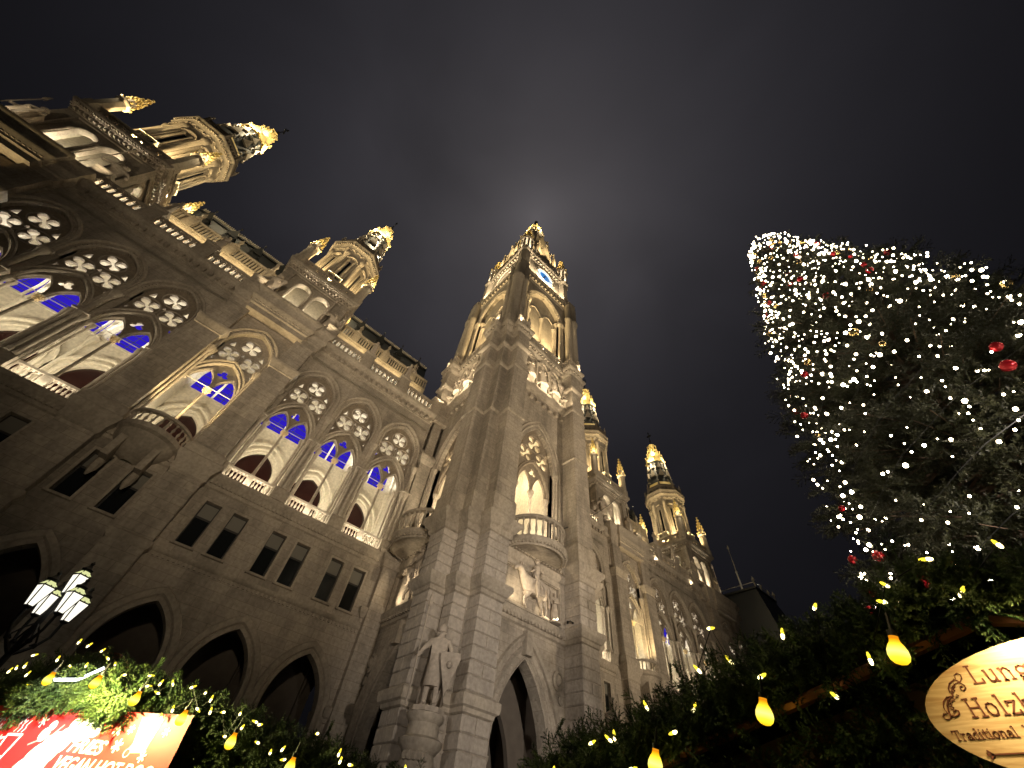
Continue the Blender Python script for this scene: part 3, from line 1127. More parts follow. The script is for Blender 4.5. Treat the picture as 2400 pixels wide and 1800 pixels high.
hs = [round_open(.72, -.98, 32.25, 35.4), round_open(.72, .98, 32.25, 35.4)]
for c in (-.98, .98):
    for d in (-.3, .3):
        hs.append(opening(.2, .34, c + d, 31.2, 31.62, 5))
ni.plate(FQ, rect(-2.45, 2.45, 31.0, 36.9), hs, 2.55, 3.0)
for c in (-.98, .98):
    pts = [(.72 * math.cos(PI * i / 14), .72 * math.sin(PI * i / 14)) for i in range(15)]
    for r, d in ((1.1, .04), (1.22, .0)):
        ni.tube([(c + x * r, -3.0 - d, 35.4 + y * r) for x, y in pts], .07, 5)
    for s in (-1, 1):
        ni.lathe([(.13, 32.2), (.13, 32.4), (.085, 32.5), (.085, 34.9), (.12, 34.95), (.17, 35.3), (.17, 35.4)], c + s * .84, -3.05, 7)
ni.box(-2.45, 2.45, -3.22, -2.55, 31.95, 32.2)
NI_ME = ni.mesh('niche_wall', CARVE)
mb = MB()
mb.box(-2.35, 2.35, -1.98, -1.9, 31.0, 36.9)
NB_ME = mb.mesh('niche_back', PALE)
# square cornice and pierced parapet
co = MB()
co.sweep(square(3.15), [(0, 36.6), (.08, 36.7), (.08, 36.95), (.14, 37.0), (.14, 37.35), (.4, 37.45), (.62, 37.7), (.66, 37.8), (.66, 38.05), (.3, 38.15), (-1.2, 38.2)], True)
for k in range(4):
    d = MB()
    dentils(d, FQ, -3.3, 3.3, 37.05, 37.34, 3.26, 3.5, .36)
    dentils(d, FQ, -3.5, 3.5, 37.5, 37.62, 3.55, 3.76, .22)
    co.join(d, ROT4[k])
TC_ME = co.mesh('turret_cornice', CARVE)
pp = MB()
hs = []
for i in range(9):
    u = -2.72 + 5.44 * i / 8
    hs.append(foil(u, 38.72, .27, 4, PI / 4, 20))
pp.plate(FQ, rect(-3.1, 3.1, 38.2, 39.15), hs, 3.3, 3.45)
pp.box(-3.1, 3.1, -3.55, -3.2, 39.15, 39.3)
TP_ME = pp.mesh('turret_parapet', CARVE)
# corner pinnacle
pn = MB()
pn.lathe([(.62, 38.15), (.62, 39.0), (.5, 39.1), (.5, 41.6), (.66, 41.8), (.66, 41.95)], 0, 0, 8, PI / 8, PI / 8 + 2 * PI, False)
pn.lathe([(.52, 41.95), (.34, 43.0)], 0, 0, 8, PI / 8, PI / 8 + 2 * PI, False)
PN_ME = pn.mesh('pinnacle', CARVE)
pc = MB()
pc.lathe([(.36, 43.0), (.3, 43.2), (.1, 44.6), (.05, 45.2)], 0, 0, 8)
for lev, (z, r) in enumerate(((42.1, .6), (42.9, .44), (43.5, .36), (44.1, .26), (44.7, .16))):
    for i in range(8):
        a = 2 * PI * i / 8 + lev * .4
        pc.ball((r * math.cos(a), r * math.sin(a), z + .12), .12 if lev < 3 else .09, 5, 4, 1.5)
pc.ball((0, 0, 45.35), .14, 6, 4)
PC_ME = pc.mesh('pinnacle_crown', GILD)
# octagon
oc = MB()
oc.prism(octo(2.3), 38.15, 48.0)
oc.sweep(octo(2.3), [(0, 38.2), (.25, 38.3), (.25, 39.2), (.1, 39.4), (0, 39.5)], True)
E8 = octo(2.42)
for p in E8:
    oc.lathe([(.3, 38.2), (.3, 39.4), (.22, 39.5), (.22, 46.0), (.3, 46.1), (.36, 46.5), (.36, 46.7)], p[0], p[1], 8)
for k in range(8):
    Mk = RZ(PI / 4 * k)
    d = MB()
    d.plate(FQ, rect(-.78, .78, 39.5, 47.2), [round_open(.58, 0, 40.6, 45.6, 10)], 2.3, 2.52)
    d.box(-.57, .57, -2.36, -2.31, 40.6, 46.1)
    for s in (-.36, .36):
        d.lathe([(.1, 40.6), (.1, 45.2), (.16, 45.5), (.16, 45.6)], s, -2.42, 6)
    d.tube([(.68 * math.cos(PI * i / 12), -2.55, 45.6 + .68 * math.sin(PI * i / 12)) for i in range(13)], .07, 5)
    oc.join(d, Mk)
OC_ME = oc.mesh('octagon_stage', CARVE)
mb = MB()
mb.box(-.13, .13, -2.40, -2.36, 41.0, 45.3)
OW_ME = mb.mesh('octagon_window', GLASSD)
ob = MB()
ob.box(-.75, .75, -3.15, -2.3, 39.55, 39.75)
ob.plate(FQ, rect(-.75, .75, 39.75, 40.5), [rect(-.6, -.08, 39.86, 40.36), rect(.08, .6, 39.86, 40.36)], 3.02, 3.12)
ob.box(-.8, .8, -3.2, -2.95, 40.5, 40.62)
for s in (-1, 1):
    ob.box(s * .72 - .05, s * .72 + .05, -3.05, -2.3, 39.75, 40.6)
OB_ME = ob.mesh('octagon_balcony', PALE)
ok = MB()
ok.sweep(octo(2.5), [(0, 46.7), (.05, 47.2), (.3, 47.6), (.34, 47.9), (.44, 48.0), (.44, 48.35), (.56, 48.5), (.62, 48.6), (.62, 48.85), (.2, 48.95), (-1, 49.0)], True)
for k in range(8):
    d = MB()
    dentils(d, FQ, -1.15, 1.15, 48.02, 48.32, 2.9, 3.08, .26)
    for i in range(3):
        u = -.72 + .72 * i
        d.tube([(u + .3 * math.cos(PI * j / 8), -2.72, 47.2 + .3 * math.sin(PI * j / 8)) for j in range(9)], .07, 5)
    ok.join(d, RZ(PI / 4 * k))
OK_ME = ok.mesh('octagon_cornice', CARVE)
op = MB()
for k in range(8):
    d = MB()
    d.plate(FQ, rect(-1.13, 1.13, 49.0, 50.1), [foil(-.62, 49.5, .34, 4, PI / 4, 20), foil(0, 49.5, .34, 4, PI / 4, 20), foil(.62, 49.5, .34, 4, PI / 4, 20)], 2.6, 2.74)
    d.box(-1.16, 1.16, -2.8, -2.55, 50.1, 50.25)
    op.join(d, RZ(PI / 4 * k))
for p in octo(2.72):
    op.lathe([(.16, 49), (.16, 50.3), (.22, 50.4), (.08, 50.9), (.14, 51.0), (.01, 51.4)], p[0], p[1], 6)
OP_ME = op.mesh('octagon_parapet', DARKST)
og = MB()
og.sweep(octo(2.15), [(.12, 50.55), (.16, 50.6), (0, 51.35), (-.1, 51.4)], True)
OG_ME = og.mesh('gilded_band', GILD)
orf = MB()
orf.sweep(octo(2.1), [(0, 49.0), (0, 51.2), (-.4, 54.0), (-.75, 57.2), (-2.05, 57.3)], True)
for p in octo(1.0):
    pass
OR_ME = orf.mesh('turret_roof', SLATE)
d = MB()
d.add([(-.5, -2.05, 53.2), (.5, -2.05, 53.2), (0, -2.0, 54.9), (-.42, -1.5, 53.2), (.42, -1.5, 53.2), (0, -1.3, 54.6)], [(0, 1, 2), (0, 2, 5, 3), (1, 4, 5, 2), (0, 3, 4, 1)])
OD_ME = d.mesh('roof_dormer', CARVE)
d = MB()
d.add([(-.4, -1.8, 55.3), (.4, -1.8, 55.3), (0, -1.75, 56.7), (-.34, -1.3, 55.3), (.34, -1.3, 55.3), (0, -1.1, 56.4)], [(0, 1, 2), (0, 2, 5, 3), (1, 4, 5, 2), (0, 3, 4, 1)])
OD2_ME = d.mesh('roof_dormer', CARVE)
od = MB()
for k in range(8):
    a = PI / 8 + k * PI / 4
    for z, r in ((51.8, 2.2), (53.0, 2.05), (54.2, 1.88), (55.3, 1.7), (56.4, 1.55)):
        od.ball((r * math.cos(a), r * math.sin(a), z), .16, 5, 4)
OC2_ME = od.mesh('crockets', CARVE)


def gilded_crown(z0, h, r0, tiers=3, n=8):
    c = MB()
    c.lathe([(r0 * .55, z0), (r0 * .5, z0 + h * .3), (r0 * .36, z0 + h * .62), (r0 * .22, z0 + h * .86), (r0 * .12, z0 + h)], 0, 0, 8)
    for t in range(tiers):
        z = z0 + h * (0.02 + .9 * t / tiers)
        r = r0 * (1 - .24 * t)
        hh = h * .34
        for i in range(n):
            a = 2 * PI * i / n + (PI / n if t % 2 else 0)
            x, y = r * math.cos(a), r * math.sin(a)
            # gabled aedicule with finial
            tx, ty = -math.sin(a), math.cos(a)
            w = r * .34
            c.add([(x + tx * w, y + ty * w, z), (x - tx * w, y - ty * w, z), (x - tx * w, y - ty * w, z + hh * .45), (x + tx * w, y + ty * w, z + hh * .45), (x, y, z + hh * .8),
                   (x * .6, y * .6, z + hh * .4)], [(0, 1, 2, 4, 3), (3, 4, 5), (4, 2, 5)])
            c.lathe([(.05 * r0, z + hh * .75), (.03 * r0, z + hh * .9), (.09 * r0, z + hh * 1.0), (.01, z + hh * 1.16)], x, y, 5)
            a2 = a + PI / n
            c.ball((r * 1.02 * math.cos(a2), r * 1.02 * math.sin(a2), z + hh * .3), .11 * r0, 5, 4, 1.7)
    c.lathe([(r0 * .12, z0 + h * .94), (r0 * .34, z0 + h * 1.0), (r0 * .4, z0 + h * 1.06), (r0 * .3, z0 + h * 1.1), (r0 * .05, z0 + h * 1.12)], 0, 0, 8)
    return c


CROWN_ME = gilded_crown(57.0, 5.2, 1.62).mesh('gilded_crown', GILD)
fi = MB()
fi.lathe([(.12, 62.8), (.07, 63.6), (.22, 63.9), (.07, 64.2), (.05, 66.0), (.16, 66.2), (.01, 66.8)], 0, 0, 6)
fi.box(-.02, .02, -.45, .45, 65.2, 65.7)
FI_ME = fi.mesh('finial', IRON)

for ti, xc in enumerate(TURR):
    tx_, tz_ = TSC[ti]
    C = T(xc, YW + 4.4, 0) @ S3(tx_, tx_, tz_)
    M = C
    tu = put('corner_turret', TB_ME, hall, M)
    for k in range(4):
        Mk = C @ ROT4[k]
        put('niche_wall', NI_ME, tu, Mk)
        put('niche_back', NB_ME, tu, Mk)
        put('turret_parapet', TP_ME, tu, Mk)
        put('octagon_balcony', OB_ME, tu, Mk)
    for sx, sy in square(3.25):
        put('pinnacle', PN_ME, tu, C @ T(sx, sy, 0))
        put('pinnacle_crown', PC_ME, tu, C @ T(sx, sy, 0))
    put('turret_cornice', TC_ME, tu, M)
    put('octagon_stage', OC_ME, tu, M)
    for k in range(8):
        put('octagon_window', OW_ME, tu, C @ RZ(PI / 4 * k))
    put('octagon_cornice', OK_ME, tu, M)
    put('octagon_parapet', OP_ME, tu, M)
    put('gilded_band', OG_ME, tu, M)
    put('turret_roof', OR_ME, tu, M)
    for k in range(8):
        put('roof_dormer', OD_ME, tu, C @ RZ(PI / 4 * k))
        put('roof_dormer', OD2_ME, tu, C @ RZ(PI / 4 * k))
    put('crockets', OC2_ME, tu, M, kind='stuff')
    put('gilded_crown', CROWN_ME, tu, M)
    put('finial', FI_ME, tu, M)
    # lamps of this turret
    for k in range(4):
        ca, sa = math.cos(-PI / 2 * k), math.sin(-PI / 2 * k)

        def W(x, y, z):
            return (xc + (x * ca - y * sa) * tx_, YW + 4.4 + (x * sa + y * ca) * tx_, z * tz_)
        if k == 2:
            continue
        for u in (-.98, .98):
            point('niche_lamp', W(u, -2.25, 31.6), 950.0, WARMW, .12)
        spot('turret_lamp', W(0, -3.1, 38.5), W(0, -2.2, 46.0), 4200.0, GOLDL, 95, .7, .1)
        for u in (-2.0, 2.0):
            spot('turret_lamp', W(u, -2.9, 38.5), W(u * .8, -2.4, 46.0), 2600.0, GOLDL, 80, .7, .1)
        point('crown_lamp', W(0, -2.6, 56.8), 900, (1, .82, .5), .08)
        point('crown_lamp', W(.9, -2.1, 59.8), 320, (1, .82, .5), .08)
    for a in (PI * 1.25, PI * 1.75):
        spot('turret_front_lamp', (xc + 3.0 * math.cos(a) * 1.6, YW - 1.0, 30.6), (xc + 3 * math.cos(a) * .8, YW + 1.3, 36.0), 200.0, WARM, 70, .8, .1)
    for sx, sy in square(3.25):
        point('pinnacle_lamp', (xc + (sx + (.75 if sx > 0 else -.75)) * tx_, YW + 4.4 + (sy - .75) * tx_, 42.6 * tz_), 150, (1, .82, .5), .06)

# ================================================================== CLOCK TOWER
CT = T(TX, TY, 0)
QP = [(-5.15, -3.08), (-6.6, -3.08), (-6.6, -4.69), (-5.65, -4.69), (-5.65, -5.65), (-4.69, -5.65), (-4.69, -6.6), (-3.08, -6.6), (-3.08, -5.15)]
FULL = []
for k in range(4):
    # walk counter-clockwise: front-left, front-right, back-right, back-left
    c, s = math.cos(PI / 2 * k), math.sin(PI / 2 * k)
    FULL += [(x * c - y * s, x * s + y * c) for x, y in QP]
QPOLY = QP[1:-1] + [(-3.08, -4.9), (-4.9, -4.9), (-4.9, -3.08)]


def shrink(poly_path, d):
    """same zigzag with every outer face pulled in by d"""
    b = MB()
    b.sweep(poly_path, [(-d, 0)])
    return [(v[0], v[1]) for v in b.v]


tw = MB()
# walls between the buttresses
WINA, WINH, WINV = 1.96, 3.9, 23.2
wl = MB()
hs = [opening(1.95, 4.3, 0, 0.02, 5.0), opening(WINA, WINH, 0, 15.9, WINV)]
wl.plate(FQ, rect(-3.3, 3.3, 0, 31.6), hs, 4.4, 5.15)
TWW_ME = wl.mesh('tower_wall', STONE)
# buttress cores: lower rusticated zone is cored 4 cm behind the stones
lowq = shrink(QP, .075)
core = MB()
core.prism(lowq[1:-1] + [(-3.1, -4.9), (-4.9, -4.9), (-4.9, -3.1)], 0, 15.0)
core.prism(QPOLY, 15.0, 32.2)
upq = shrink(QP, .12)
core.prism(upq[1:-1] + [(-3.2, -4.9), (-4.9, -4.9), (-4.9, -3.2)], 32.2, 37.2)
CORE_ME = core.mesh('buttress', STONE)
SC_PROFS = [[(-.06, 5.85), (.06, 5.9), (.1, 6.05), (.22, 6.12), (.26, 6.3), (.26, 6.5), (.1, 6.62), (-.06, 6.66)],
            [(-.06, 10.75), (.04, 10.8), (.04, 11.0), (.14, 11.05), (.3, 11.3), (.34, 11.42), (.34, 11.58), (.1, 11.7), (-.06, 11.74)],
            [(-.06, 14.35), (.06, 14.4), (.1, 14.5), (.1, 14.72), (.2, 14.8), (.36, 15.0), (.46, 15.12), (.5, 15.2), (.5, 15.42), (.4, 15.5), (.14, 15.56), (.14, 15.75), (.1, 15.8), (.12, 16.9), (.06, 17.0), (.02, 17.1), (0, 17.12)],
            [(0, 24.8), (.1, 24.86), (.12, 25.0), (.04, 25.08), (0, 25.2)],
            [(0, 30.9), (.1, 31.0), (.14, 31.2), (.04, 31.35), (-.12, 31.9), (-.12, 32.25)],
            [(-.12, 34.3), (.05, 34.45), (.12, 34.6), (.12, 34.8), (-.05, 35.0), (-.2, 35.6)]]
DQ = MB()
for (x0, y0), (x1, y1) in zip(QP, QP[1:]):
    d = math.hypot(x1 - x0, y1 - y0)
    nx, ny = (y1 - y0) / d, -(x1 - x0) / d
    k = max(2, int(d / .26))
    for i in range(k):
        t = (i + .5) / k
        for z0, z1, o in ((14.8, 14.98, .2), (11.08, 11.22, .12)):
            cx, cy = x0 + (x1 - x0) * t + nx * (o - .02), y0 + (y1 - y0) * t + ny * (o - .02)
            DQ.box(cx - .06, cx + .06, cy - .06, cy + .06, z0, z1)
SCM = []
for pr in SC_PROFS:
    b_ = MB()
    b_.sweep(QP, pr)
    SCM.append(b_.mesh('string_course', CARVE))
DQ_ME = DQ.mesh('dentils', CARVE)
# ashlar stones of one corner
blocks = []
zc = 2.4
course = 0
bounds = [2.4]
while bounds[-1] < 5.6:
    bounds.append(bounds[-1] + .57)
bounds[-1] = 5.86
B2 = [6.66 + .585 * i for i in range(8)]
B2[-1] = 10.76
B3 = [11.74, 12.3, 12.86, 13.42, 13.9, 14.36]
COURSES = list(zip(bounds, bounds[1:])) + list(zip(B2, B2[1:])) + list(zip(B3, B3[1:]))


def unit_block():
    b = MB()
    b.bevbox(-.5, .5, -.5, .5, -.5, .5, .03)
    return b


STONES = []                                 # variants for reuse: size key -> mesh
SB_CACHE = {}


def stone_mesh(sx, sy, sz):
    key = (round(sx, 2), round(sy, 2), round(sz, 2))
    if key not in SB_CACHE:
        b = MB()
        b.bevbox(-sx / 2, sx / 2, -sy / 2, sy / 2, -sz / 2, sz / 2, .035)
        SB_CACHE[key] = b.mesh('stone', BLOCK)
    return SB_CACHE[key]


def corner_stones(Mc, parent):
    rs = random.Random(3)
    g_ = .018
    for ci, (z0, z1) in enumerate(COURSES):
        cells = []
        if ci % 2 == 0:
            cells.append((-4.69, -3.08, -6.6, -5.2))
            cells.append((-6.6, -5.2, -4.69, -3.08))
        else:
            cells.append((-4.69, -3.86, -6.6, -5.2))
            cells.append((-3.86, -3.08, -6.6, -5.2))
            cells.append((-6.6, -5.2, -3.86, -3.08))
            cells.append((-6.6, -5.2, -4.69, -3.86))
        cells.append((-5.65, -4.75, -5.65, -4.75))
        for x0, x1, y0, y1 in cells:
            me = stone_mesh(x1 - x0 - g_ * 2, y1 - y0 - g_ * 2, z1 - z0 - .045)
            pr = rs.uniform(0, .012)
            cx, cy = (x0 + x1) / 2, (y0 + y1) / 2
            dx = -pr if cx < -5 else 0
            dy = -pr if cy < -5 else 0
            put('stone', me, parent, Mc @ T(cx + dx, cy + dy, (z0 + z1) / 2))


# lower wall dress between the buttresses (portal, relief frame)
pf = MB()
arch_ring(pf, FQ, 1.95, 4.3, 0, 5.0, [(0.0, 4.6), (0.0, 5.1), (.1, 5.2), (.22, 5.14), (.26, 5.0), (.34, 5.0), (.4, 5.2), (.56, 5.26), (.62, 5.2), (.66, 5.05), (.76, 5.05), (.8, 5.3), (1.0, 5.34), (1.08, 5.16)], 0.0, 14)
for s in (-1, 1):
    for off in (.3, .7):
        pf.lathe([(.22, 0), (.22, 4.1), (.16, 4.2), (.24, 4.3), (.16, 4.4), (.32, 4.85), (.34, 5.0)], s * (1.95 + off), -5.1, 8)
pf.prism([(-.24, -5.5), (.24, -5.5), (.3, -5.1), (-.3, -5.1)], 9.4, 10.6)
bar(pf, FQ, -3.06, 3.06, [(5.15, 10.75), (5.3, 10.82), (5.3, 11.0), (5.42, 11.1), (5.55, 11.3), (5.55, 11.5), (5.3, 11.58), (5.15, 11.6)])
dentils(pf, FQ, -3.0, 3.0, 11.0, 11.16, 5.3, 5.5, .27)
pf.plate(FQ, rect(-3.06, 3.06, 11.6, 14.3), [rect(-2.45, 2.45, 11.75, 13.85)], 5.15, 5.3)
pf.plate(FQ, rect(-2.75, 2.75, 11.62, 14.05), [rect(-2.5, 2.5, 11.7, 13.9)], 5.302, 5.38)
bar(pf, FQ, -3.06, 3.06, [(5.15, 14.3), (5.3, 14.36), (5.45, 14.6), (5.45, 14.8), (5.62, 15.0), (5.72, 15.15), (5.72, 15.35), (5.5, 15.45), (5.15, 15.5)])
dentils(pf, FQ, -3.0, 3.0, 14.8, 14.96, 5.5, 5.68, .27)
for s in (-1, 1):
    pf.lathe([(.42, 0), (.42, .1), (.3, .14), (.3, .06), (.02, .08)], 0, 0, 14, F=lambda x, y, z, s=s: (s * 2.55 + x, -5.15 - z, 8.9 + y * 1.2))
    pf.ball((s * 2.55, -5.22, 8.9), .2, 8, 5, 1.4)
    pf.lathe([(.22, 0), (.22, .1), (.12, .14)], 0, 0, 10, F=lambda x, y, z, s=s: (s * 2.78 + x, -5.15 - z, 8.05 + y))
PORT_ME = pf.mesh('portal_surround', CARVE)
mb = MB()
mb.box(-2.9, 2.9, -4.4, 4.4, 9.5, 9.8)
mb.box(-2.9, 2.9, -.2, .1, 0, 9.5)
mb.plate(lambda u, v, w: (u, w, v), rect(-2.9, 2.9, 0, 9.5), [opening(1.6, 3.4, 0, .02, 4.6)], -2.6, -2.3)
mb.box(-2.9, -2.6, -4.4, 4.4, 0, 9.5)
mb.box(2.6, 2.9, -4.4, 4.4, 0, 9.5)
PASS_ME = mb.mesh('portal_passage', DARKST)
# tall window with tracery and lit chamber behind
tf = MB()
arch_ring(tf, FQ, WINA, WINH, 0, WINV, [(0.0, 4.6), (0.0, 5.05), (.08, 5.16), (.14, 5.05), (.24, 5.05), (.3, 5.2), (.42, 5.24), (.46, 5.1), (.58, 5.1), (.62, 5.24), (.74, 5.28), (.8, 5.15)], 15.6, 12)
for s in (-1, 1):
    for off in (.12, .36):
        tf.lathe([(.13, 15.6), (.13, 16.2), (.08, 16.3), (.08, 22.4), (.2, 22.9), (.22, 23.1)], s * (WINA + off), -5.12, 7)
TWIN_ME = tf.mesh('window_arch', CARVE)
tt = MB()
inner = arch_pts(1.55, 2.7, 0, 20.6, 12)
outer = [(-WINA, 20.6)] + list(reversed(inner)) + [(WINA, 20.6)] + arch_pts(WINA, WINH, 0, WINV, 12)
hs = [foil(0, 25.45, .86), foil(-.9, 23.95, .78), foil(.9, 23.95, .78), [(-1.75, 24.6), (-1.3, 24.85), (-1.45, 25.3)], [(1.75, 24.6), (1.45, 25.3), (1.3, 24.85)]]
tt.plate(FQ, outer, hs, 4.55, 4.75)
for cx, cy, R in ((0, 25.45, .86), (-.9, 23.95, .78), (.9, 23.95, .78)):
    tt.tube([FQ(x, y, 4.75) for x, y in circ(cx, cy, R + .05, 20)], .055, 5, closed=True)
arch_ring(tt, FQ, 1.55, 2.7, 0, 20.6, [(0, 4.5), (0, 4.82), (.1, 4.88), (.2, 4.8), (.3, 4.86), (.34, 4.75)], 20.6)
sa, sc = .68, .78
outer = list(reversed(arch_pts(sa, 1.6, -sc, 20.6, 8))) + list(reversed(arch_pts(sa, 1.6, sc, 20.6, 8))) + [(1.54, 20.6)] + arch_pts(1.54, 2.68, 0, 20.6, 12)[1:-1] + [(-1.54, 20.6)]
tt.plate(FQ, outer, [foil(0, 22.35, .42, 3, PI / 2, 24, .5, .48)], 4.57, 4.73)
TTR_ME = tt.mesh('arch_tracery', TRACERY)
mb = MB()
mb.lathe([(.16, 16), (.16, 16.4), (.1, 16.5), (.1, 20.0), (.14, 20.05), (.26, 20.45), (.26, 20.6)], 0, -4.66, 10)
for s in (-1, 1):
    mb.lathe([(.13, 16), (.13, 16.4), (.09, 16.5), (.09, 20.0), (.24, 20.45), (.24, 20.6)], s * 1.6, -4.66, 8)
TCOL_ME = mb.mesh('column', CARVE)
mb = MB()
for s in (-1, 1):
    mb.box(s * 2.1 - .12, s * 2.1 + .12, -4.4, -1.2, 15.5, 28)
mb.plate(FQ, rect(-2.1, 2.1, 15.5, 28), [opening(1.05, 1.7, 0, 15.7, 19.5)], .9, 1.2)
mb.box(-2.1, 2.1, -4.4, -.8, 15.35, 15.6)
mb.box(-2.1, 2.1, -4.4, -.8, 27.6, 28)
TROOM_ME = mb.mesh('window_chamber', PALE)
mb = MB()
mb.box(-1.1, 1.1, -.88, -.8, 15.7, 21.5)
TDOOR_ME = mb.mesh('dark_window', REDWIN)
# half-round balcony
bl = MB()
RB = 2.15
bl.lathe([(.02, 14.84), (RB * .95, 14.88), (RB * .96, 14.82), (RB * 1.0, 14.82), (RB * 1.02, 14.95), (RB * 1.1, 15.06), (RB * 1.12, 15.12), (RB * 1.12, 15.35), (RB, 15.45), (.02, 15.46)], 0, -5.15, 28, PI, 2 * PI)
bl.lathe([(RB * .9, 16.75), (RB * 1.03, 16.76), (RB * 1.06, 16.84), (RB * 1.03, 16.96), (RB * .9, 16.98), (RB * .9, 16.75)], 0, -5.15, 28, PI, 2 * PI)
for i in range(30):
    a = PI + PI * (i + .5) / 30
    bl.box(RB * 1.06 * math.cos(a) - .05, RB * 1.06 * math.cos(a) + .05, -5.15 + RB * 1.06 * math.sin(a) - .05, -5.15 + RB * 1.06 * math.sin(a) + .05, 14.92, 15.05)
TBALC_ME2 = bl.mesh('balcony', CARVE)
BALUS2_ME = baluster_mesh(1.3, .1, CARVE)

tower = put('clock_tower', None, hall, CT)
for k in range(4):
    Mk = CT @ ROT4[k]
    put('buttress', CORE_ME, tower, Mk)
    for me_ in SCM:
        put('string_course', me_, tower, Mk)
    put('dentils', DQ_ME, tower, Mk, kind='stuff')
    if k in (0, 3):
        corner_stones(Mk, tower)
    put('tower_wall', TWW_ME, tower, Mk)
    put('portal_surround', PORT_ME, tower, Mk)
    put('window_arch', TWIN_ME, tower, Mk)
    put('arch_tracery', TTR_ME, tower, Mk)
    put('column', TCOL_ME, tower, Mk)
    put('balcony', TBALC_ME2, tower, Mk)
    if k < 2:
        put('window_chamber', TROOM_ME, tower, Mk)
        put('dark_window', TDOOR_ME, tower, Mk)
        for i in range(15):
            a = PI + PI * (i + .5) / 15
            put('baluster', BALUS2_ME, tower, Mk @ T(RB * .97 * math.cos(a), -5.15 + RB * .97 * math.sin(a), 15.45))
put('portal_passage', PASS_ME, tower, CT)
mb = MB()
mb.box(-4.4, 4.4, -4.4, 4.4, 28.2, 57.0)
put('tower_core', mb.mesh('tower_core', STONE), tower, CT)

# statue gallery
ga = MB()
bar(ga, FQ, -3.4, 3.4, [(5.1, 31.2), (5.5, 31.3), (5.7, 31.6), (5.7, 32.0), (5.1, 32.05)])
dentils(ga, FQ, -3.4, 3.4, 30.3, 30.75, 5.15, 5.4, .9, .42)
for u in (-3.3, -1.75, 0, 1.75, 3.3):
    ga.box(u - .42, u + .42, -5.6, -5.0, 32.05, 33.2)
ga.box(-3.5, 3.5, -4.9, -4.2, 31.6, 38)
for u in (-2.55, -.88, .88, 2.55):
    ga.lathe([(.2, 32.0), (.2, 32.4), (.12, 32.5), (.12, 35.5), (.24, 35.9), (.26, 36.1)], u, -5.35, 8)
for u in (-1.72, 0, 1.72):
    ga.plate(FQ, [(u - .84, 36.1), (u - .6, 36.1)] + list(reversed(arch_pts(.6, .8, u, 36.1, 6)))[1:-1] + [(u + .6, 36.1), (u + .84, 36.1), (u, 37.9)], [], 5.2, 5.4)
GAL_ME = ga.mesh('statue_gallery', CARVE)
gc = MB()
GP = [(-4.9, -3.3), (-6.2, -3.3), (-6.2, -4.6), (-5.55, -4.6), (-5.55, -5.55), (-4.6, -5.55), (-4.6, -6.2), (-3.3, -6.2), (-3.3, -5.2)]
gpr = [(0, 36.6), (.1, 36.8), (.12, 37.2), (.3, 37.5), (.36, 37.7), (.36, 38.0), (.5, 38.2), (.56, 38.35), (.56, 38.6), (.2, 38.75), (-.6, 38.8)]
GF = []
for k in range(4):
    c, s = math.cos(PI / 2 * k), math.sin(PI / 2 * k)
    GF += [(x * c - y * s, x * s + y * c) for x, y in GP]
gc.sweep(GF, gpr, True)
gc.prism(GF, 37.9, 38.7)
for k in range(4):
    d = MB()
    for (x0, y0), (x1, y1) in zip(GP + [(3.3, -5.2)], GP[1:] + [(3.3, -5.2)]):
        L_ = math.hypot(x1 - x0, y1 - y0)
        if L_ < .3:
            continue
        nx, ny = (y1 - y0) / L_, -(x1 - x0) / L_
        n_ = max(2, int(L_ / .42))
        for i in range(n_):
            t = (i + .5) / n_
            cx, cy = x0 + (x1 - x0) * t + nx * .36, y0 + (y1 - y0) * t + ny * .36
            d.box(cx - .1, cx + .1, cy - .1, cy + .1, 37.72, 37.98)
    gc.join(d, ROT4[k])
GCOR_ME = gc.mesh('gallery_cornice', CARVE)
gb = MB()
bpath = GP + [(3.3, -5.2)]
for (x0, y0), (x1, y1) in zip(bpath, bpath[1:]):
    L_ = math.hypot(x1 - x0, y1 - y0)
    nx, ny = (y1 - y0) / L_, -(x1 - x0) / L_
    x0, x1, y0, y1 = x0 + nx * .2, x1 + nx * .2, y0 + ny * .2, y1 + ny * .2
    ux, uy = (x1 - x0) / L_, (y1 - y0) / L_
    n_ = max(1, int(L_ / .62))
    hs = [foil((i + .5) / n_ * L_, 39.45, .27, 4, PI / 4, 20) for i in range(n_)]
    gb.plate(lambda u, v, w: (x0 + ux * u + nx * w, y0 + uy * u + ny * w, v), rect(0, L_, 38.75, 39.95), hs, -.1, .05)
    gb.plate(lambda u, v, w: (x0 + ux * u + nx * w, y0 + uy * u + ny * w, v), rect(-.06, L_ + .06, 39.95, 40.1), [], -.16, .1)
for x, y in ((-6.2, -4.6), (-5.55, -5.55), (-4.6, -6.2), (-3.3, -6.2), (-6.2, -3.3)):
    gb.lathe([(.2, 38.75), (.2, 40.2), (.26, 40.3), (.1, 40.9), (.16, 41.1), (.01, 41.6)], x - .1, y - .1, 6)
GBAL_ME = gb.mesh('gallery_parapet', CARVE)

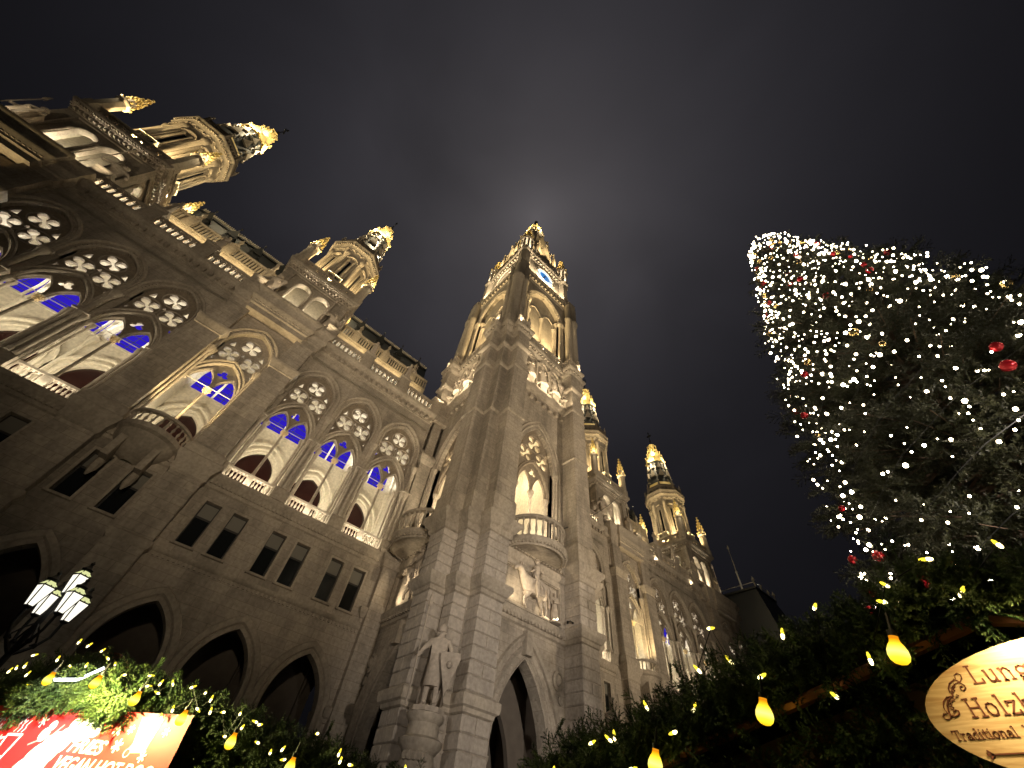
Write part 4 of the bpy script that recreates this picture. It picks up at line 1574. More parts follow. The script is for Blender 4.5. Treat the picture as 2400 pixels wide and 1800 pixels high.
# belfry
be = MB()
be.plate(FQ, rect(-4.6, 4.6, 38.8, 56.5), [opening(2.75, 3.9, 0, 39.6, 49.4, 14)], 4.3, 4.95)
arch_ring(be, FQ, 2.75, 3.9, 0, 49.4, [(0, 4.2), (0, 4.9), (.12, 5.0), (.18, 4.9), (.34, 4.9), (.4, 5.05), (.58, 5.1), (.64, 4.95)], 40.0, 14)
bead_arch(be, FQ, 2.75, 3.9, 0, 49.4, .26, 4.95, .08, .4)
for s in (-1, 1):
    for off, d in ((.2, 5.0), (.52, 5.02), (-.2, 4.55)):
        be.lathe([(.22, 39.6), (.22, 40.6), (.14, 40.8), (.14, 48.4), (.3, 49.1), (.34, 49.4)], s * (2.75 + off), -d, 8)
    bar(be, FQ, *sorted((s * 2.5, s * 4.7)), [(4.9, 48.7), (5.08, 48.9), (5.2, 49.2), (5.2, 49.45), (4.95, 49.6)])
# recessed lancets
be.plate(FQ, [(-2.8, 39.6), (-2.3, 39.6), (-2.3, 47.8)] + list(reversed(arch_pts(1.05, 1.9, -1.25, 47.8, 8)))[1:-1] + [(-.2, 47.8), (-.2, 39.6), (.2, 39.6), (.2, 47.8)] + list(reversed(arch_pts(1.05, 1.9, 1.25, 47.8, 8)))[1:-1] + [(2.3, 47.8), (2.3, 39.6), (2.8, 39.6), (2.8, 55), (-2.8, 55)],
         [foil(0, 51.1, .85)], 4.0, 4.3)
for u in (-2.3, 0, 2.3):
    be.lathe([(.3, 39.6), (.3, 40.6), (.2, 40.8), (.2, 47.0), (.36, 47.6), (.4, 47.8)], u, -4.35, 8)
for u in (-1.25, 1.25):
    arch_ring(be, FQ, 1.05, 1.9, u, 47.8, [(0, 4.3), (.05, 4.45), (.2, 4.45), (.28, 4.3)], None)
BEL_ME = be.mesh('belfry_arch', CARVE)
bp_ = MB()
bp_.prism([(-5.5, -4.0), (-5.5, -4.9), (-4.9, -5.5), (-4.0, -5.5), (-4.0, -4.0)], 38.8, 55.4)
for x, y, r in ((-5.15, -5.15, .72), (-4.15, -5.42, .45), (-5.42, -4.15, .45)):
    bp_.lathe([(r * 1.2, 38.8), (r * 1.2, 40.4), (r, 40.7), (r, 51.0), (r * 1.15, 51.2), (r * 1.25, 51.7), (r * 1.05, 51.9), (r * 1.05, 55.6)], x, y, 14)
BPI_ME = bp_.mesh('corner_shaft', CARVE)
bc = MB()
bc.sweep(square(4.95), [(0, 54.6), (.1, 54.8), (.14, 55.1), (.2, 55.2), (.2, 56.2), (.3, 56.7), (.36, 56.9), (.36, 57.2), (.2, 57.4), (-.6, 57.8)], True)
for k in range(4):
    d = MB()
    dentils(d, FQ, -5, 5, 55.4, 56.2, 5.1, 5.32, .62, .45)
    bc.join(d, ROT4[k])
for sx, sy in square(4.95):
    bc.prism([(sx + q[0], sy + q[1]) for q in square(.68)], 55.0, 57.5)
BCO_ME = bc.mesh('belfry_cornice', CARVE)
# clock stage
cs = MB()
cs.plate(FQ, rect(-4.55, 4.55, 59.5, 67.0), [circ(0, 62.95, 1.64, 32)], 4.1, 4.55)
cs.tube([FQ(x, y, 4.6) for x, y in circ(0, 62.95, 1.76, 36)], .13, 6, closed=True)
cs.tube([FQ(x, y, 4.62) for x, y in circ(0, 62.95, 2.1, 36)], .08, 5, closed=True)
# gable above the clock
cs.plate(FQ, [(-2.2, 67.9), (2.2, 67.9), (1.9, 70.2), (.35, 72.6), (0, 73.6), (-.35, 72.6), (-1.9, 70.2)], [opening(.55, .9, -.75, 68.3, 69.8, 6), opening(.55, .9, .75, 68.3, 69.8, 6)], 3.7, 4.1)
cs.lathe([(.14, 73.4), (.1, 74), (.34, 74.4), (.02, 75.2)], 0, -3.9, 6)
CST_ME = cs.mesh('clock_stage', CARVE)
cc = MB()
cc.sweep(square(4.55), [(0, 65.2), (.1, 65.4), (.14, 66.0), (.4, 66.5), (.5, 66.7), (.5, 67.1), (.2, 67.3), (-1, 67.4)], True)
for k in range(4):
    d = MB()
    dentils(d, FQ, -4.5, 4.5, 65.6, 66.2, 4.6, 4.9, .6, .45)
    hs = [foil(-3.3 + .66 * i, 67.95, .28, 4, PI / 4, 18) for i in range(11)]
    d.plate(FQ, rect(-3.9, 3.9, 67.3, 68.6), hs, 4.7, 4.85)
    cc.join(d, ROT4[k])
CCO_ME = cc.mesh('clock_cornice', CARVE)
ct_ = MB()
ct_.lathe([(1.15, 58.5), (1.15, 59.8), (1.0, 60.0), (1.0, 64.6), (1.25, 65.0), (1.25, 65.4), (1.0, 65.6), (1.0, 66.2)], 0, 0, 8, PI / 8, PI / 8 + 2 * PI, False)
for i in range(8):
    a = PI / 8 + PI / 4 * i
    ct_.box(.86 * math.cos(a) - .13, .86 * math.cos(a) + .13, .86 * math.sin(a) - .13, .86 * math.sin(a) + .13, 66.2, 70.0)
ct_.lathe([(1.05, 70.0), (1.2, 70.3), (1.2, 70.6), (.9, 70.8), (.3, 74.5), (.08, 76.0)], 0, 0, 8, PI / 8, PI / 8 + 2 * PI, False)
CTU_ME = ct_.mesh('corner_pinnacle', CARVE)
mb = MB()
for z, r in ((70.8, 1.1), (72.0, .8), (73.2, .6), (74.4, .4), (75.6, .24)):
    for i in range(8):
        a = 2 * PI * i / 8 + z
        mb.ball((r * math.cos(a), r * math.sin(a), z), .2, 5, 4, 1.5)
mb.ball((0, 0, 76.2), .26, 6, 4)
CTG_ME = mb.mesh('pinnacle_crown', GILD)
# spire
sp = MB()
sp.lathe([(3.5, 67.3), (3.35, 72.0), (2.9, 77.0), (3.1, 77.3), (3.1, 77.7), (2.4, 78.0), (1.9, 85.0), (2.05, 85.3), (2.05, 85.6), (1.45, 85.9), (1.1, 91.0)], 0, 0, 8, PI / 8, PI / 8 + 2 * PI, False)
for lev, (r, z, h, w) in enumerate(((3.45, 69.0, 8.5, 1.0), (2.45, 78.5, 6.6, .72), (1.55, 86.2, 4.6, .48))):
    for k in range(8):
        d = MB()
        d.add([(-w, -r, z), (w, -r, z), (w, -r * .97, z + h * .45), (0, -r * 1.02, z + h * .8), (-w, -r * .97, z + h * .45), (0, -r * .62, z + h * .75), (-w, -r * .6, z), (w, -r * .6, z)],
              [(0, 1, 2, 3, 4), (4, 3, 5), (3, 2, 5), (0, 4, 5, 6), (1, 7, 5, 2)])
        d.box(-w * .72, -w * .6, -r - .1, -r, z, z + h * .45)
        d.box(w * .6, w * .72, -r - .1, -r, z, z + h * .45)
        d.lathe([(.09, z + h * .78), (.06, z + h * .84), (.2, z + h * .88), (.01, z + h * .95)], 0, -r, 5)
        sp.join(d, RZ(PI / 4 * k))
        a = PI / 8 + PI / 4 * k
        rr = r / math.cos(PI / 8)
        sp.lathe([(.3 - lev * .06, z - .6), (.3 - lev * .06, z + h * .4), (.2 - lev * .04, z + h * .5), (.05, z + h * .72), (.14, z + h * .75), (.01, z + h * .82)], rr * math.cos(a), rr * math.sin(a), 6)
        for j in range(4):
            t = j / 4
            sp.ball((rr * (1 - .16 * t) * math.cos(a), rr * (1 - .16 * t) * math.sin(a), z + h * (.62 + .3 * t)), .17 - lev * .03, 5, 4)
SP_ME = sp.mesh('spire', CARVE)
SCR_ME = gilded_crown(90.6, 5.6, 1.8, 2).mesh('gilded_crown', GILD)
mb = MB()
mb.lathe([(.2, 97.0), (.12, 98.0), (.3, 98.2), (.12, 98.5), (.2, 98.7)], 0, 0, 6)
mb.lathe([(.2, 98.7), (.42, 99.2), (.34, 100.2), (.4, 100.9), (.16, 101.2), (.22, 101.5), (.02, 101.8)], 0, 0, 7)
mb.lathe([(.04, 98.7), (.03, 102.6), (.12, 102.7), (.01, 103.2)], .5, 0, 4)
RM_ME = mb.mesh('iron_standard_bearer', IRON)
cf = MB()
cf.add([FQ(x, y, 4.57) for x, y in circ(0, 62.95, 1.66, 40)], [tuple(range(40))])
CF_ME = cf.mesh('clock_face', CLOCKW)
CFS_ME = cf.mesh('blind_roundel', CARVE)
hb = MB()
hb.lathe([(.62, 0), (1.02, 0)], 0, 0, 32, F=lambda x, y, z: (x, -4.585, 62.95 + y))
for i in range(12):
    a = 2 * PI * i / 12
    hb.add([FQ(1.26 * math.cos(a) + .07 * math.sin(a), 62.95 + 1.26 * math.sin(a) - .07 * math.cos(a), 4.59), FQ(1.56 * math.cos(a) + .07 * math.sin(a), 62.95 + 1.56 * math.sin(a) - .07 * math.cos(a), 4.59),
            FQ(1.56 * math.cos(a) - .07 * math.sin(a), 62.95 + 1.56 * math.sin(a) + .07 * math.cos(a), 4.59), FQ(1.26 * math.cos(a) - .07 * math.sin(a), 62.95 + 1.26 * math.sin(a) + .07 * math.cos(a), 4.59)], [(0, 1, 2, 3)])
HB_ME = hb.mesh('clock_numerals', CLOCKB)


def hand(ang, L_, w):
    h_ = MB()
    dx, dy = math.sin(ang), math.cos(ang)
    px, py = dy, -dx
    pts = [(-.35, w), (L_ * .6, w * .7), (L_ * .68, w * 1.8), (L_, .02), (L_ * .68, -w * 1.8), (L_ * .6, -w * .7), (-.35, -w)]
    h_.plate(FQ, [(dx * s + px * t, 62.95 + dy * s + py * t) for s, t in pts], [], 4.61, 4.65)
    return h_.mesh('clock_hand', IRON)


H1, H2 = hand(math.radians(200), 1.05, .1), hand(math.radians(105), 1.5, .075)

for k in range(4):
    Mk = CT @ ROT4[k]
    put('statue_gallery', GAL_ME, tower, Mk)
    put('gallery_parapet', GBAL_ME, tower, Mk)
    put('belfry_arch', BEL_ME, tower, Mk)
    put('corner_shaft', BPI_ME, tower, Mk)
    put('clock_stage', CST_ME, tower, Mk @ T(0, 0, -1.7))
    put('corner_pinnacle', CTU_ME, tower, Mk @ T(-4.15, -4.15, -.6))
    put('pinnacle_crown', CTG_ME, tower, Mk @ T(-4.15, -4.15, -.6))
    if k == 1:
        put('blind_roundel', CFS_ME, tower, Mk @ T(0, 0, -1.7))
        continue
    put('clock_face', CF_ME, tower, Mk @ T(0, 0, -1.7))
    put('clock_numerals', HB_ME, tower, Mk @ T(0, 0, -1.7))
    put('clock_hand', H1, tower, Mk @ T(0, 0, -1.7))
    put('clock_hand', H2, tower, Mk @ T(0, 0, -1.7))
put('gallery_cornice', GCOR_ME, tower, CT)
put('belfry_cornice', BCO_ME, tower, CT)
put('clock_cornice', CCO_ME, tower, CT @ T(0, 0, -1.7))
put('spire', SP_ME, tower, CT @ T(0, 0, 65.6) @ Matrix.Diagonal((1.3, 1.3, 1.072, 1)) @ T(0, 0, -67.3))
put('gilded_crown', SCR_ME, tower, CT)
put('iron_standard_bearer', RM_ME, tower, CT)

# tower lamps, front and west face, then a few on the other two
for k in range(4):
    ca, sa = math.cos(-PI / 2 * k), math.sin(-PI / 2 * k)

    def W(x, y, z):
        return (TX + x * ca - y * sa, TY + x * sa + y * ca, z)
    if k == 2:
        continue
    full = k < 2
    if full:
        for u in (-1.2, 1.2):
            spot('balcony_lamp', W(u, -5.55, 15.7), W(u * .5, -4.4, 26), 1320.0, WARM, 75, .8, .1)
        point('window_lamp', W(0, -2.6, 24.0), 420, WARM, .15)
        strip('window_lamp', W(0, -3.6, 15.8), W(0, -1.5, 24), 425.0, 3.2, .3, WARMW)
        spot('relief_lamp', W(2.3, -5.6, 11.75), W(-.8, -5.2, 13.2), 420.0, WARM, 80, .8, .04)
        spot('relief_lamp', W(-2.3, -6.0, 11.75), W(-.6, -5.2, 13.0), 300.0, WARM, 80, .8, .04)
    for u in (-2.35, -.5, .5, 2.35):
        spot('gallery_lamp', W(u, -7.0, 31.0), W(u * .9, -5.1, 35.5), 620.0 if full else 160.0, WARM, 85, .7, .08)
    for u in (-2.2, 0, 2.2):
        spot('belfry_lamp', W(u, -5.15, 39.2), W(u * .8, -4.6, 50), 8000.0, GOLDL, 70, .8, .12)
    for u in (-4.7,):
        spot('belfry_lamp', W(u, -6.6, 39.0), W(u, -5.4, 50), 500.0, WARM, 55, .8, .12)
    for u in (4.7,):
        spot('belfry_lamp', W(u, -6.6, 39.0), W(u, -5.4, 50), 500.0, WARM, 55, .8, .12)
    strip('clock_ledge_lamp', W(0, -5.2, 57.9), W(0, -4.7, 66), 1500.0, 5.5, .2, WARM)
    for u in (-2.4, 2.4):
        spot('spire_lamp', W(u * .8, -6.4, 65.8), W(u * .5, -3.2, 80), 12000.0, GOLDL, 42, .6, .15)
    point('pinnacle_lamp', W(-4.15, -4.15, 66.4), 900.0, WARMW, .1)
    point('crown_lamp', W(0, -2.6, 90.4), 700, (1, .82, .5), .1)
    point('crown_lamp', W(0, -2.3, 94.4), 350, (1, .82, .5), .1)

# ================================================================== STATUES


def skin_mesh(name, V, E, root, mat, sub=1, fold=None, extra=None):
    """one continuous body: V = [(x,y,z,rx,ry)], E = edges"""
    me = bpy.data.meshes.new(name + '_skeleton')
    me.from_pydata([v[:3] for v in V], E, [])
    o = bpy.data.objects.new(name + '_skeleton', me)
    COL.objects.link(o)
    o.modifiers.new('skin', 'SKIN').use_smooth_shade = True
    if not me.skin_vertices:
        bpy.context.view_layer.objects.active = o
    sk = me.skin_vertices[0].data
    for i, v in enumerate(V):
        sk[i].radius = (v[3], v[4] if len(v) > 4 else v[3])
        sk[i].use_root = (i == root)
    ss = o.modifiers.new('sub', 'SUBSURF')
    ss.levels = ss.render_levels = sub
    dg = bpy.context.evaluated_depsgraph_get()
    out = bpy.data.meshes.new_from_object(o.evaluated_get(dg))
    bpy.data.objects.remove(o)
    out.name = name
    b = MB()
    vs = [tuple(v.co) for v in out.vertices]
    if fold:
        vs = [fold(*p) for p in vs]
    b.add(vs, [tuple(p.vertices) for p in out.polygons], True)
    if extra:
        extra(b)
    bpy.data.meshes.remove(out)
    return b


def head_bits(hat):
    def f(b):
        b.ball((0, -.105, 1.62), .02, 6, 4, 1.6)           # nose
        b.ball((.1, 0, 1.62), .025, 5, 4, 1.6)
        b.ball((-.1, 0, 1.62), .025, 5, 4, 1.6)
        b.ball((0, .02, 1.68), .108, 10, 6, 1.0)           # hair
        if hat == 'beard':
            b.ball((0, -.075, 1.52), .065, 7, 5, 1.5)
        if hat == 'crown':
            b.lathe([(.105, 1.7), (.11, 1.74), (.12, 1.82), (.1, 1.78), (.09, 1.7)], 0, .01, 8)
        if hat == 'helmet':
            b.lathe([(.125, 1.64), (.12, 1.74), (.07, 1.82), (.01, 1.86)], 0, .01, 9)
    return f


def robe_fold(x, y, z):
    if z > 1.25:
        return (x, y, z)
    a = math.atan2(y, x)
    k = (1.25 - z) * .045
    s = 1 + k / .25 * (math.sin(9 * a + 1.5 * z) + .5 * math.sin(5 * a - 2 * z))
    return (x * s, y * s, z)


CORE_V = [(0, 0, .95, .19, .15), (0, 0, 1.2, .19, .14), (0, .01, 1.38, .2, .13), (0, 0, 1.5, .07), (0, -.01, 1.6, .09, .1), (0, 0, 1.72, .08)]
CORE_E = [(0, 1), (1, 2), (2, 3), (3, 4), (4, 5)]


def figure(kind):
    V = list(CORE_V)
    E = list(CORE_E)

    def limb(start, pts):
        p = start
        for q in pts:
            V.append(q)
            E.append((p, len(V) - 1))
            p = len(V) - 1
    if kind in ('robe', 'queen', 'king'):
        limb(0, [(0, 0, .5, .25, .2), (0, 0, .08, .31, .27)])
    else:
        limb(0, [(.11, 0, .85, .11), (.13, -.04, .48, .085), (.13, .02, .1, .06), (.14, -.13, .04, .05)])
        limb(0, [(-.11, 0, .85, .11), (-.12, .02, .48, .085), (-.14, .05, .1, .06), (-.16, -.1, .04, .05)])
    if kind == 'robe':        # book held before the chest
        limb(2, [(.21, 0, 1.4, .075), (.28, -.03, 1.15, .06), (.1, -.2, 1.12, .045)])
        limb(2, [(-.21, 0, 1.4, .075), (-.29, .02, 1.14, .06), (-.2, -.2, 1.02, .045)])
    elif kind == 'queen':     # one arm raised to the breast
        limb(2, [(.19, 0, 1.4, .065), (.27, -.04, 1.18, .055), (.06, -.17, 1.3, .04)])
        limb(2, [(-.19, 0, 1.4, .065), (-.3, 0, 1.12, .055), (-.34, -.1, .88, .04)])
    elif kind == 'king':
        limb(2, [(.22, 0, 1.41, .075), (.36, -.05, 1.2, .06), (.4, -.22, 1.35, .045)])
        limb(2, [(-.22, 0, 1.41, .075), (-.33, -.02, 1.14, .06), (-.26, -.2, .95, .045)])
    else:                     # knight, hand out on the shield, sword arm down
        limb(2, [(.23, 0, 1.41, .085), (.37, -.06, 1.16, .065), (.36, -.24, 1.02, .05)])
        limb(2, [(-.23, 0, 1.41, .085), (-.42, .0, 1.2, .065), (-.5, -.16, .98, .05)])
    hat = {'robe': 'beard', 'queen': 'crown', 'king': 'crown', 'knight': 'helmet', 'herald': 'beard'}[kind]

    def extra(b):
        head_bits(hat)(b)
        if kind == 'robe':
            b.box(-.1, .13, -.29, -.2, 1.0, 1.2)
        if kind in ('king', 'knight', 'herald'):            # cloak down the back and a kilted tunic
            b.lathe([(.34, .12), (.3, .5), (.25, 1.0), (.22, 1.4), (.08, 1.48)], 0, .06, 14, .15, PI - .15)
        if kind in ('knight', 'herald'):
            b.lathe([(.22, .42), (.235, .5), (.22, .8), (.185, 1.02), (.2, 1.1)], 0, 0.02, 16)
            b.lathe([(.3, .05), (.33, .3), (.28, .9), (.24, 1.35), (.1, 1.46)], 0, .08, 14, -.1, PI + .1)
        b.lathe([(.42, -.1), (.42, 0), (.3, .03)], 0, 0, 8, smooth=False)
    fb = skin_mesh('statue', V, E, 0, STATUE, 1, robe_fold if kind in ('robe', 'queen', 'king') else None, extra)
    return fb.mesh('statue', STATUE)


FIG = {k: figure(k) for k in ('robe', 'queen', 'king', 'knight', 'herald')}
mb = MB()
mb.tube([(-.5, -.18, 0), (-.5, -.14, 2.25)], .022, 5)
mb.lathe([(.05, 2.2), (.07, 2.32), (.01, 2.6)], -.5, -.14, 4)
SPEAR_ME = mb.mesh('spear', STATUE)
mb = MB()
mb.plate(lambda u, v, w: (u, -w, v), [(.1, 1.0), (.36, .2), (.62, 1.0), (.6, 1.12), (.12, 1.12)], [], .24, .3)
mb.ball((.36, -.3, .85), .09, 7, 4)
SHIELD_ME = mb.mesh('shield', STATUE)
mb = MB()
mb.box(.385, .42, -.25, -.22, 1.25, 2.05)
mb.box(.3, .5, -.26, -.21, 1.3, 1.34)
SWORD_ME = mb.mesh('sword', STATUE)


def statue(kind, loc, h, yaw, label, group):
    M = T(*loc) @ RZ(yaw) @ Matrix.Scale(h / 1.8, 4)
    o = put('statue', FIG[kind], None, M, label, 'statue', group)
    if kind in ('knight',):
        put('spear', SPEAR_ME, o, M)
        put('shield', SHIELD_ME, o, M)
    elif kind == 'herald':
        put('spear', SPEAR_ME, o, M)
    elif kind == 'king':
        put('sword', SWORD_ME, o, M)
    return o


G1 = 'stone statues on the parapet pedestals'
wings = ['near wing beside the tower', 'near wing between turrets', 'far wing beside the tower', 'far wing between turrets']
for bi, xc in enumerate(BAYS):
    for j, u in enumerate((-2.02, 2.02)):
        kind = ('robe', 'queen', 'king', 'robe')[(bi + 2 * j) % 4]
        what = {'robe': 'bearded stone statue with a book', 'queen': 'crowned stone woman with hand to breast', 'king': 'stone king with raised sword'}[kind]
        near = (u > 0) == (bi < 2)
        statue(kind, (xc + u * BSC[bi][0], YW + .15, 31.95 * BSC[bi][1]), 2.25, (.25 if j else -.25), '%s on the parapet, %s, %s' % (what, wings[bi], 'tower side' if near else 'outer side'), G1)
G2 = 'armed stone figures at the turret corners'
tn = ['near wing turret beside the tower', 'outermost near wing turret', 'turret just behind the tower', 'last far wing turret']
for ti, xc in enumerate(TURR):
    for s in (-1, 1):
        kind = 'knight' if s < 0 else 'herald'
        what = 'stone knight with shield and spear' if s < 0 else 'stone herald holding a spear'
        statue(kind, (xc + s * 2.85 * TSC[ti][0], YW + .72, 31.05 * TSC[ti][1]), 3.6, s * .35, '%s at a corner of the %s' % (what.replace('stone ', ''), tn[ti]), G2)
        if ti >= 2:
            statue('herald' if s < 0 else 'robe', (xc - 3.55 * TSC[ti][0], YW + 4.4 + s * 2.6, 31.05 * TSC[ti][1]), 3.4, -PI / 2, '%s on the flank of the %s' % ('spearman' if s < 0 else 'robed figure', tn[ti]), G2)
G3 = 'statues in the clock tower gallery'
for k, face in ((0, 'front'), (1, 'wing side')):
    ca, sa = math.cos(-PI / 2 * k), math.sin(-PI / 2 * k)
    for i, u in enumerate((-3.3, -1.75, 0, 1.75, 3.3)):
        kind = ('king', 'robe', 'queen', 'knight', 'herald')[i]
        x, y = u, -5.32
        what = {'king': 'stone king with sword', 'robe': 'stone scholar with book', 'queen': 'crowned stone woman', 'knight': 'stone knight with shield', 'herald': 'stone spearman'}[kind]
        statue(kind, (TX + x * ca - y * sa, TY + x * sa + y * ca, 33.2), 2.9, -PI / 2 * k, '%s in the lit gallery of the clock tower, %s' % (what, face), G3)
# the big knight on a bracket at the tower's front corner
cbm = MB()
cbm.lathe([(.05, 2.6), (.35, 3.0), (.55, 3.5), (.7, 4.0), (.62, 4.3), (.85, 4.55), (.88, 4.7), (.66, 4.8), (.62, 5.2), (.76, 5.34), (.78, 5.5), (.02, 5.52)], 0, 0, 14)
for i in range(5):
    a = PI + .25 + i * .3
    cbm.ball((.66 * math.cos(a), .66 * math.sin(a), 4.2), .16, 6, 4)
put('corbel', cbm.mesh('corbel', CARVE), tower, T(TX - 6.15, TY - 6.15, 0))
statue('knight', (TX - 6.15, TY - 6.15, 5.52 + .18), 3.1, -PI / 4 + .1, 'large stone man with shield and staff on a bracket at the tower corner', None)
statue('king', (TX + 6.15, TY - 6.15, 5.7), 3.1, PI / 4, 'large stone king behind fir at the far front corner of the tower', None)

# equestrian relief over the portal
V = [(0, 0, 0, .5, .42), (.7, 0, .02, .5, .44), (-.6, 0, .08, .46, .4), (-1.0, -.04, .5, .3, .24), (-1.3, -.1, .95, .22, .18), (-1.62, -.14, .92, .15, .13), (-1.9, -.16, .62, .1, .1),
     (-.62, -.1, -.55, .14), (-.95, -.12, -.85, .09), (-.8, -.12, -1.25, .08), (-.5, .1, -.55, .14), (-.5, .1, -.95, .08), (-.45, .1, -1.3, .09),
     (.85, -.1, -.5, .18), (1.02, -.1, -.9, .09), (.9, -.1, -1.3, .08), (.72, .1, -.55, .16), (.86, .1, -.95, .08), (.76, .1, -1.32, .09),
     (1.1, 0, .2, .12), (1.35, 0, -.1, .12), (1.42, 0, -.7, .08)]
E_ = [(0, 1), (0, 2), (2, 3), (3, 4), (4, 5), (5, 6), (2, 7), (7, 8), (8, 9), (2, 10), (10, 11), (11, 12), (1, 13), (13, 14), (14, 15), (1, 16), (16, 17), (17, 18), (1, 19), (19, 20), (20, 21)]


def rider(b):
    b.ball((-1.36, -.12, 1.2), .07, 5, 4, 1.8)
    b.ball((-1.22, -.2, 1.18), .06, 5, 4, 1.8)
    b.lathe([(.3, .35), (.26, .7), (.24, 1.0), (.3, 1.3), (.26, 1.45), (.08, 1.52), (.09, 1.6)], .05, -.1, 12)
    b.ball((.05, -.16, 1.74), .17, 10, 7, 1.15)
    b.lathe([(.26, 1.78), (.2, 1.86), (.16, 2.0), (.02, 2.06)], .05, -.14, 10)
    b.tube([(-.2, -.25, 1.35), (-.35, -.42, 1.05), (-.62, -.4, .85)], [.1, .085, .06], 7)
    b.tube([(.3, -.25, 1.35), (.45, -.4, 1.05), (.2, -.45, .8)], [.1, .085, .06], 7)
    b.tube([(-.05, -.4, .35), (-.2, -.55, -.05), (-.1, -.55, -.55), (-.25, -.6, -.65)], [.2, .15, .1, .07], 8)
    b.tube([(-.3, -.35, .7), (.05, -.42, .45), (.5, -.4, .3), (1.0, -.3, .05)], [.06, .1, .18, .08], 6)
    for i in range(5):
        b.tube([(-.15 + .28 * i, -.42, .4), (-.1 + .3 * i, -.5, 0), (-.05 + .3 * i, -.46, -.4)], [.08, .07, .02], 5)


HR = skin_mesh('equestrian_relief', V, E_, 0, STATUE, 2, None, rider)
HRM = HR.mesh('equestrian_relief', STATUE)
for k in (0, 1):
    put('equestrian_relief', HRM, tower, CT @ ROT4[k] @ T(.15 if k == 0 else .6, -5.42, 12.98) @ Matrix.Scale(.96, 4))
# a standing figure at the end of each relief
for k in (0, 1):
    put('relief_figure', FIG['robe'], tower, CT @ ROT4[k] @ T(2.0, -5.4, 11.72) @ RZ(-.5) @ Matrix.Scale(1.0, 4))

# ================================================================== LAMP POST
LPX, LPY = -2.25, 21.6
lp = empty('street_lamp', (LPX, LPY, 0), 'black cast iron lamp post with a cluster of five lit lanterns before the dark arcade', 'street lamp')
mb = MB()
mb.lathe([(.42, 0), (.42, .3), (.3, .4), (.26, .9), (.32, 1.0), (.16, 1.2), (.12, 3.4), (.18, 3.5), (.1, 3.7), (.085, 6.3)], LPX, LPY, 10)
put('post', mb.mesh('post', IRON), lp)
LR = .62
arm_m, lan_f, lan_g, lan_t = MB(), MB(), MB(), MB()
arm_m.tube([(0, 0, 4.6), (.2, 0, 4.75), (.42, 0, 4.95), (LR, 0, 5.3), (LR, 0, 5.62)], [.07, .06, .05, .045, .05], 6)
arm_m.tube([(.05, 0, 5.5), (.25, 0, 5.3), (.4, 0, 5.05), (.3, 0, 4.95)], .03, 5)
arm_m.ball((.42, 0, 4.98), .09, 6, 4)


def lantern(f, gl, tp):
    b0, b1, z0, z1, z2 = .13, .27, 0.0, .62, .8
    R4 = [PI / 4 + PI / 2 * i for i in range(4)]
    for i in range(4):
        a, a2 = R4[i], R4[(i + 1) % 4]
        lo_, hi = [(b0 * math.cos(t) * 1.0, b0 * math.sin(t), z0) for t in (a, a2)], [(b1 * math.cos(t), b1 * math.sin(t), z1) for t in (a, a2)]
        c = [p for p in lo_] + [hi[1], hi[0]]
        mid = [tuple(sum(q[j] for q in c) / 4 for j in range(3))]
        gl.add([tuple(mid[0][j] + (p[j] - mid[0][j]) * .95 for j in range(3)) for p in c], [(0, 1, 2, 3)])
        top = [(hi[0][0] * .98, hi[0][1] * .98, z1 + .05), (hi[1][0] * .98, hi[1][1] * .98, z1 + .05), (hi[1][0] * .55, hi[1][1] * .55, z2), (hi[0][0] * .55, hi[0][1] * .55, z2)]
        tp.add(top, [(0, 1, 2, 3)])
        f.tube([lo_[0], hi[0]], .02, 4)
        f.tube([hi[0], hi[1]], .026, 4)
        f.tube([hi[0], (hi[0][0] * .52, hi[0][1] * .52, z2)], .02, 4)
        f.tube([lo_[0], lo_[1]], .022, 4)
    f.lathe([(.17, z2 - .02), (.19, z2 + .06), (.1, z2 + .12), (.05, z2 + .22), (.07, z2 + .28), (.01, z2 + .36)], 0, 0, 8)
    f.lathe([(.04, -.2), (.05, -.08), (.12, -.03), (.12, 0)], 0, 0, 8)


lantern(lan_f, lan_g, lan_t)
LF, LG, LT, AM = lan_f.mesh('lantern', IRON), lan_g.mesh('lantern_glass', LANTGL), lan_t.mesh('lantern_top_glass', LANTTOP), arm_m.mesh('arm', IRON)
for i in range(5):
    if i < 4:
        a = .5 + PI / 2 * i
        put('arm', AM, lp, T(LPX, LPY, 0) @ RZ(a))
        Ml = T(LPX + LR * math.cos(a), LPY + LR * math.sin(a), 5.8) @ RZ(a)
    else:
        Ml = T(LPX, LPY, 6.45) @ RZ(.5)
    ln = put('lantern', LF, lp, Ml)
    put('lantern_glass', LG, ln, Ml)
    put('lantern_top_glass', LT, ln, Ml)

# camera and cable on the tower
mb = MB()
mb.box(-.06, .06, -.2, 0, -.05, .05)
mb.tube([(0, -.1, 0), (-.16, -.22, .14), (-.3, -.42, .05)], .05, 6)
mb.lathe([(.09, -.12), (.1, 0), (.07, .1)], -.3, -.45, 8)
put('security_camera', mb.mesh('security_camera', IRON), None, T(TX + 3.08, 17.9, 11.9) @ RZ(-PI / 2) @ Matrix.Scale(.7, 4), 'small black security camera beside the equestrian relief on the clock tower', 'camera')
mb = MB()
p0, p1 = Vector((18.8, 17.7, 17.5)), Vector((40.5, 26.2, 36.9))
pts = []
for i in range(15):
    t = i / 14
    q = p0.lerp(p1, t)
    q.z -= .5 * 4 * t * (1 - t)
    pts.append(tuple(q))
mb.tube(pts, .035, 4)
put('cable', mb.mesh('cable', IRON), None, None, 'thin dark cable strung from the tower balcony to the far turret', 'cable')

# ================================================================== CHRISTMAS TREE
NPR = np.random.default_rng(5)


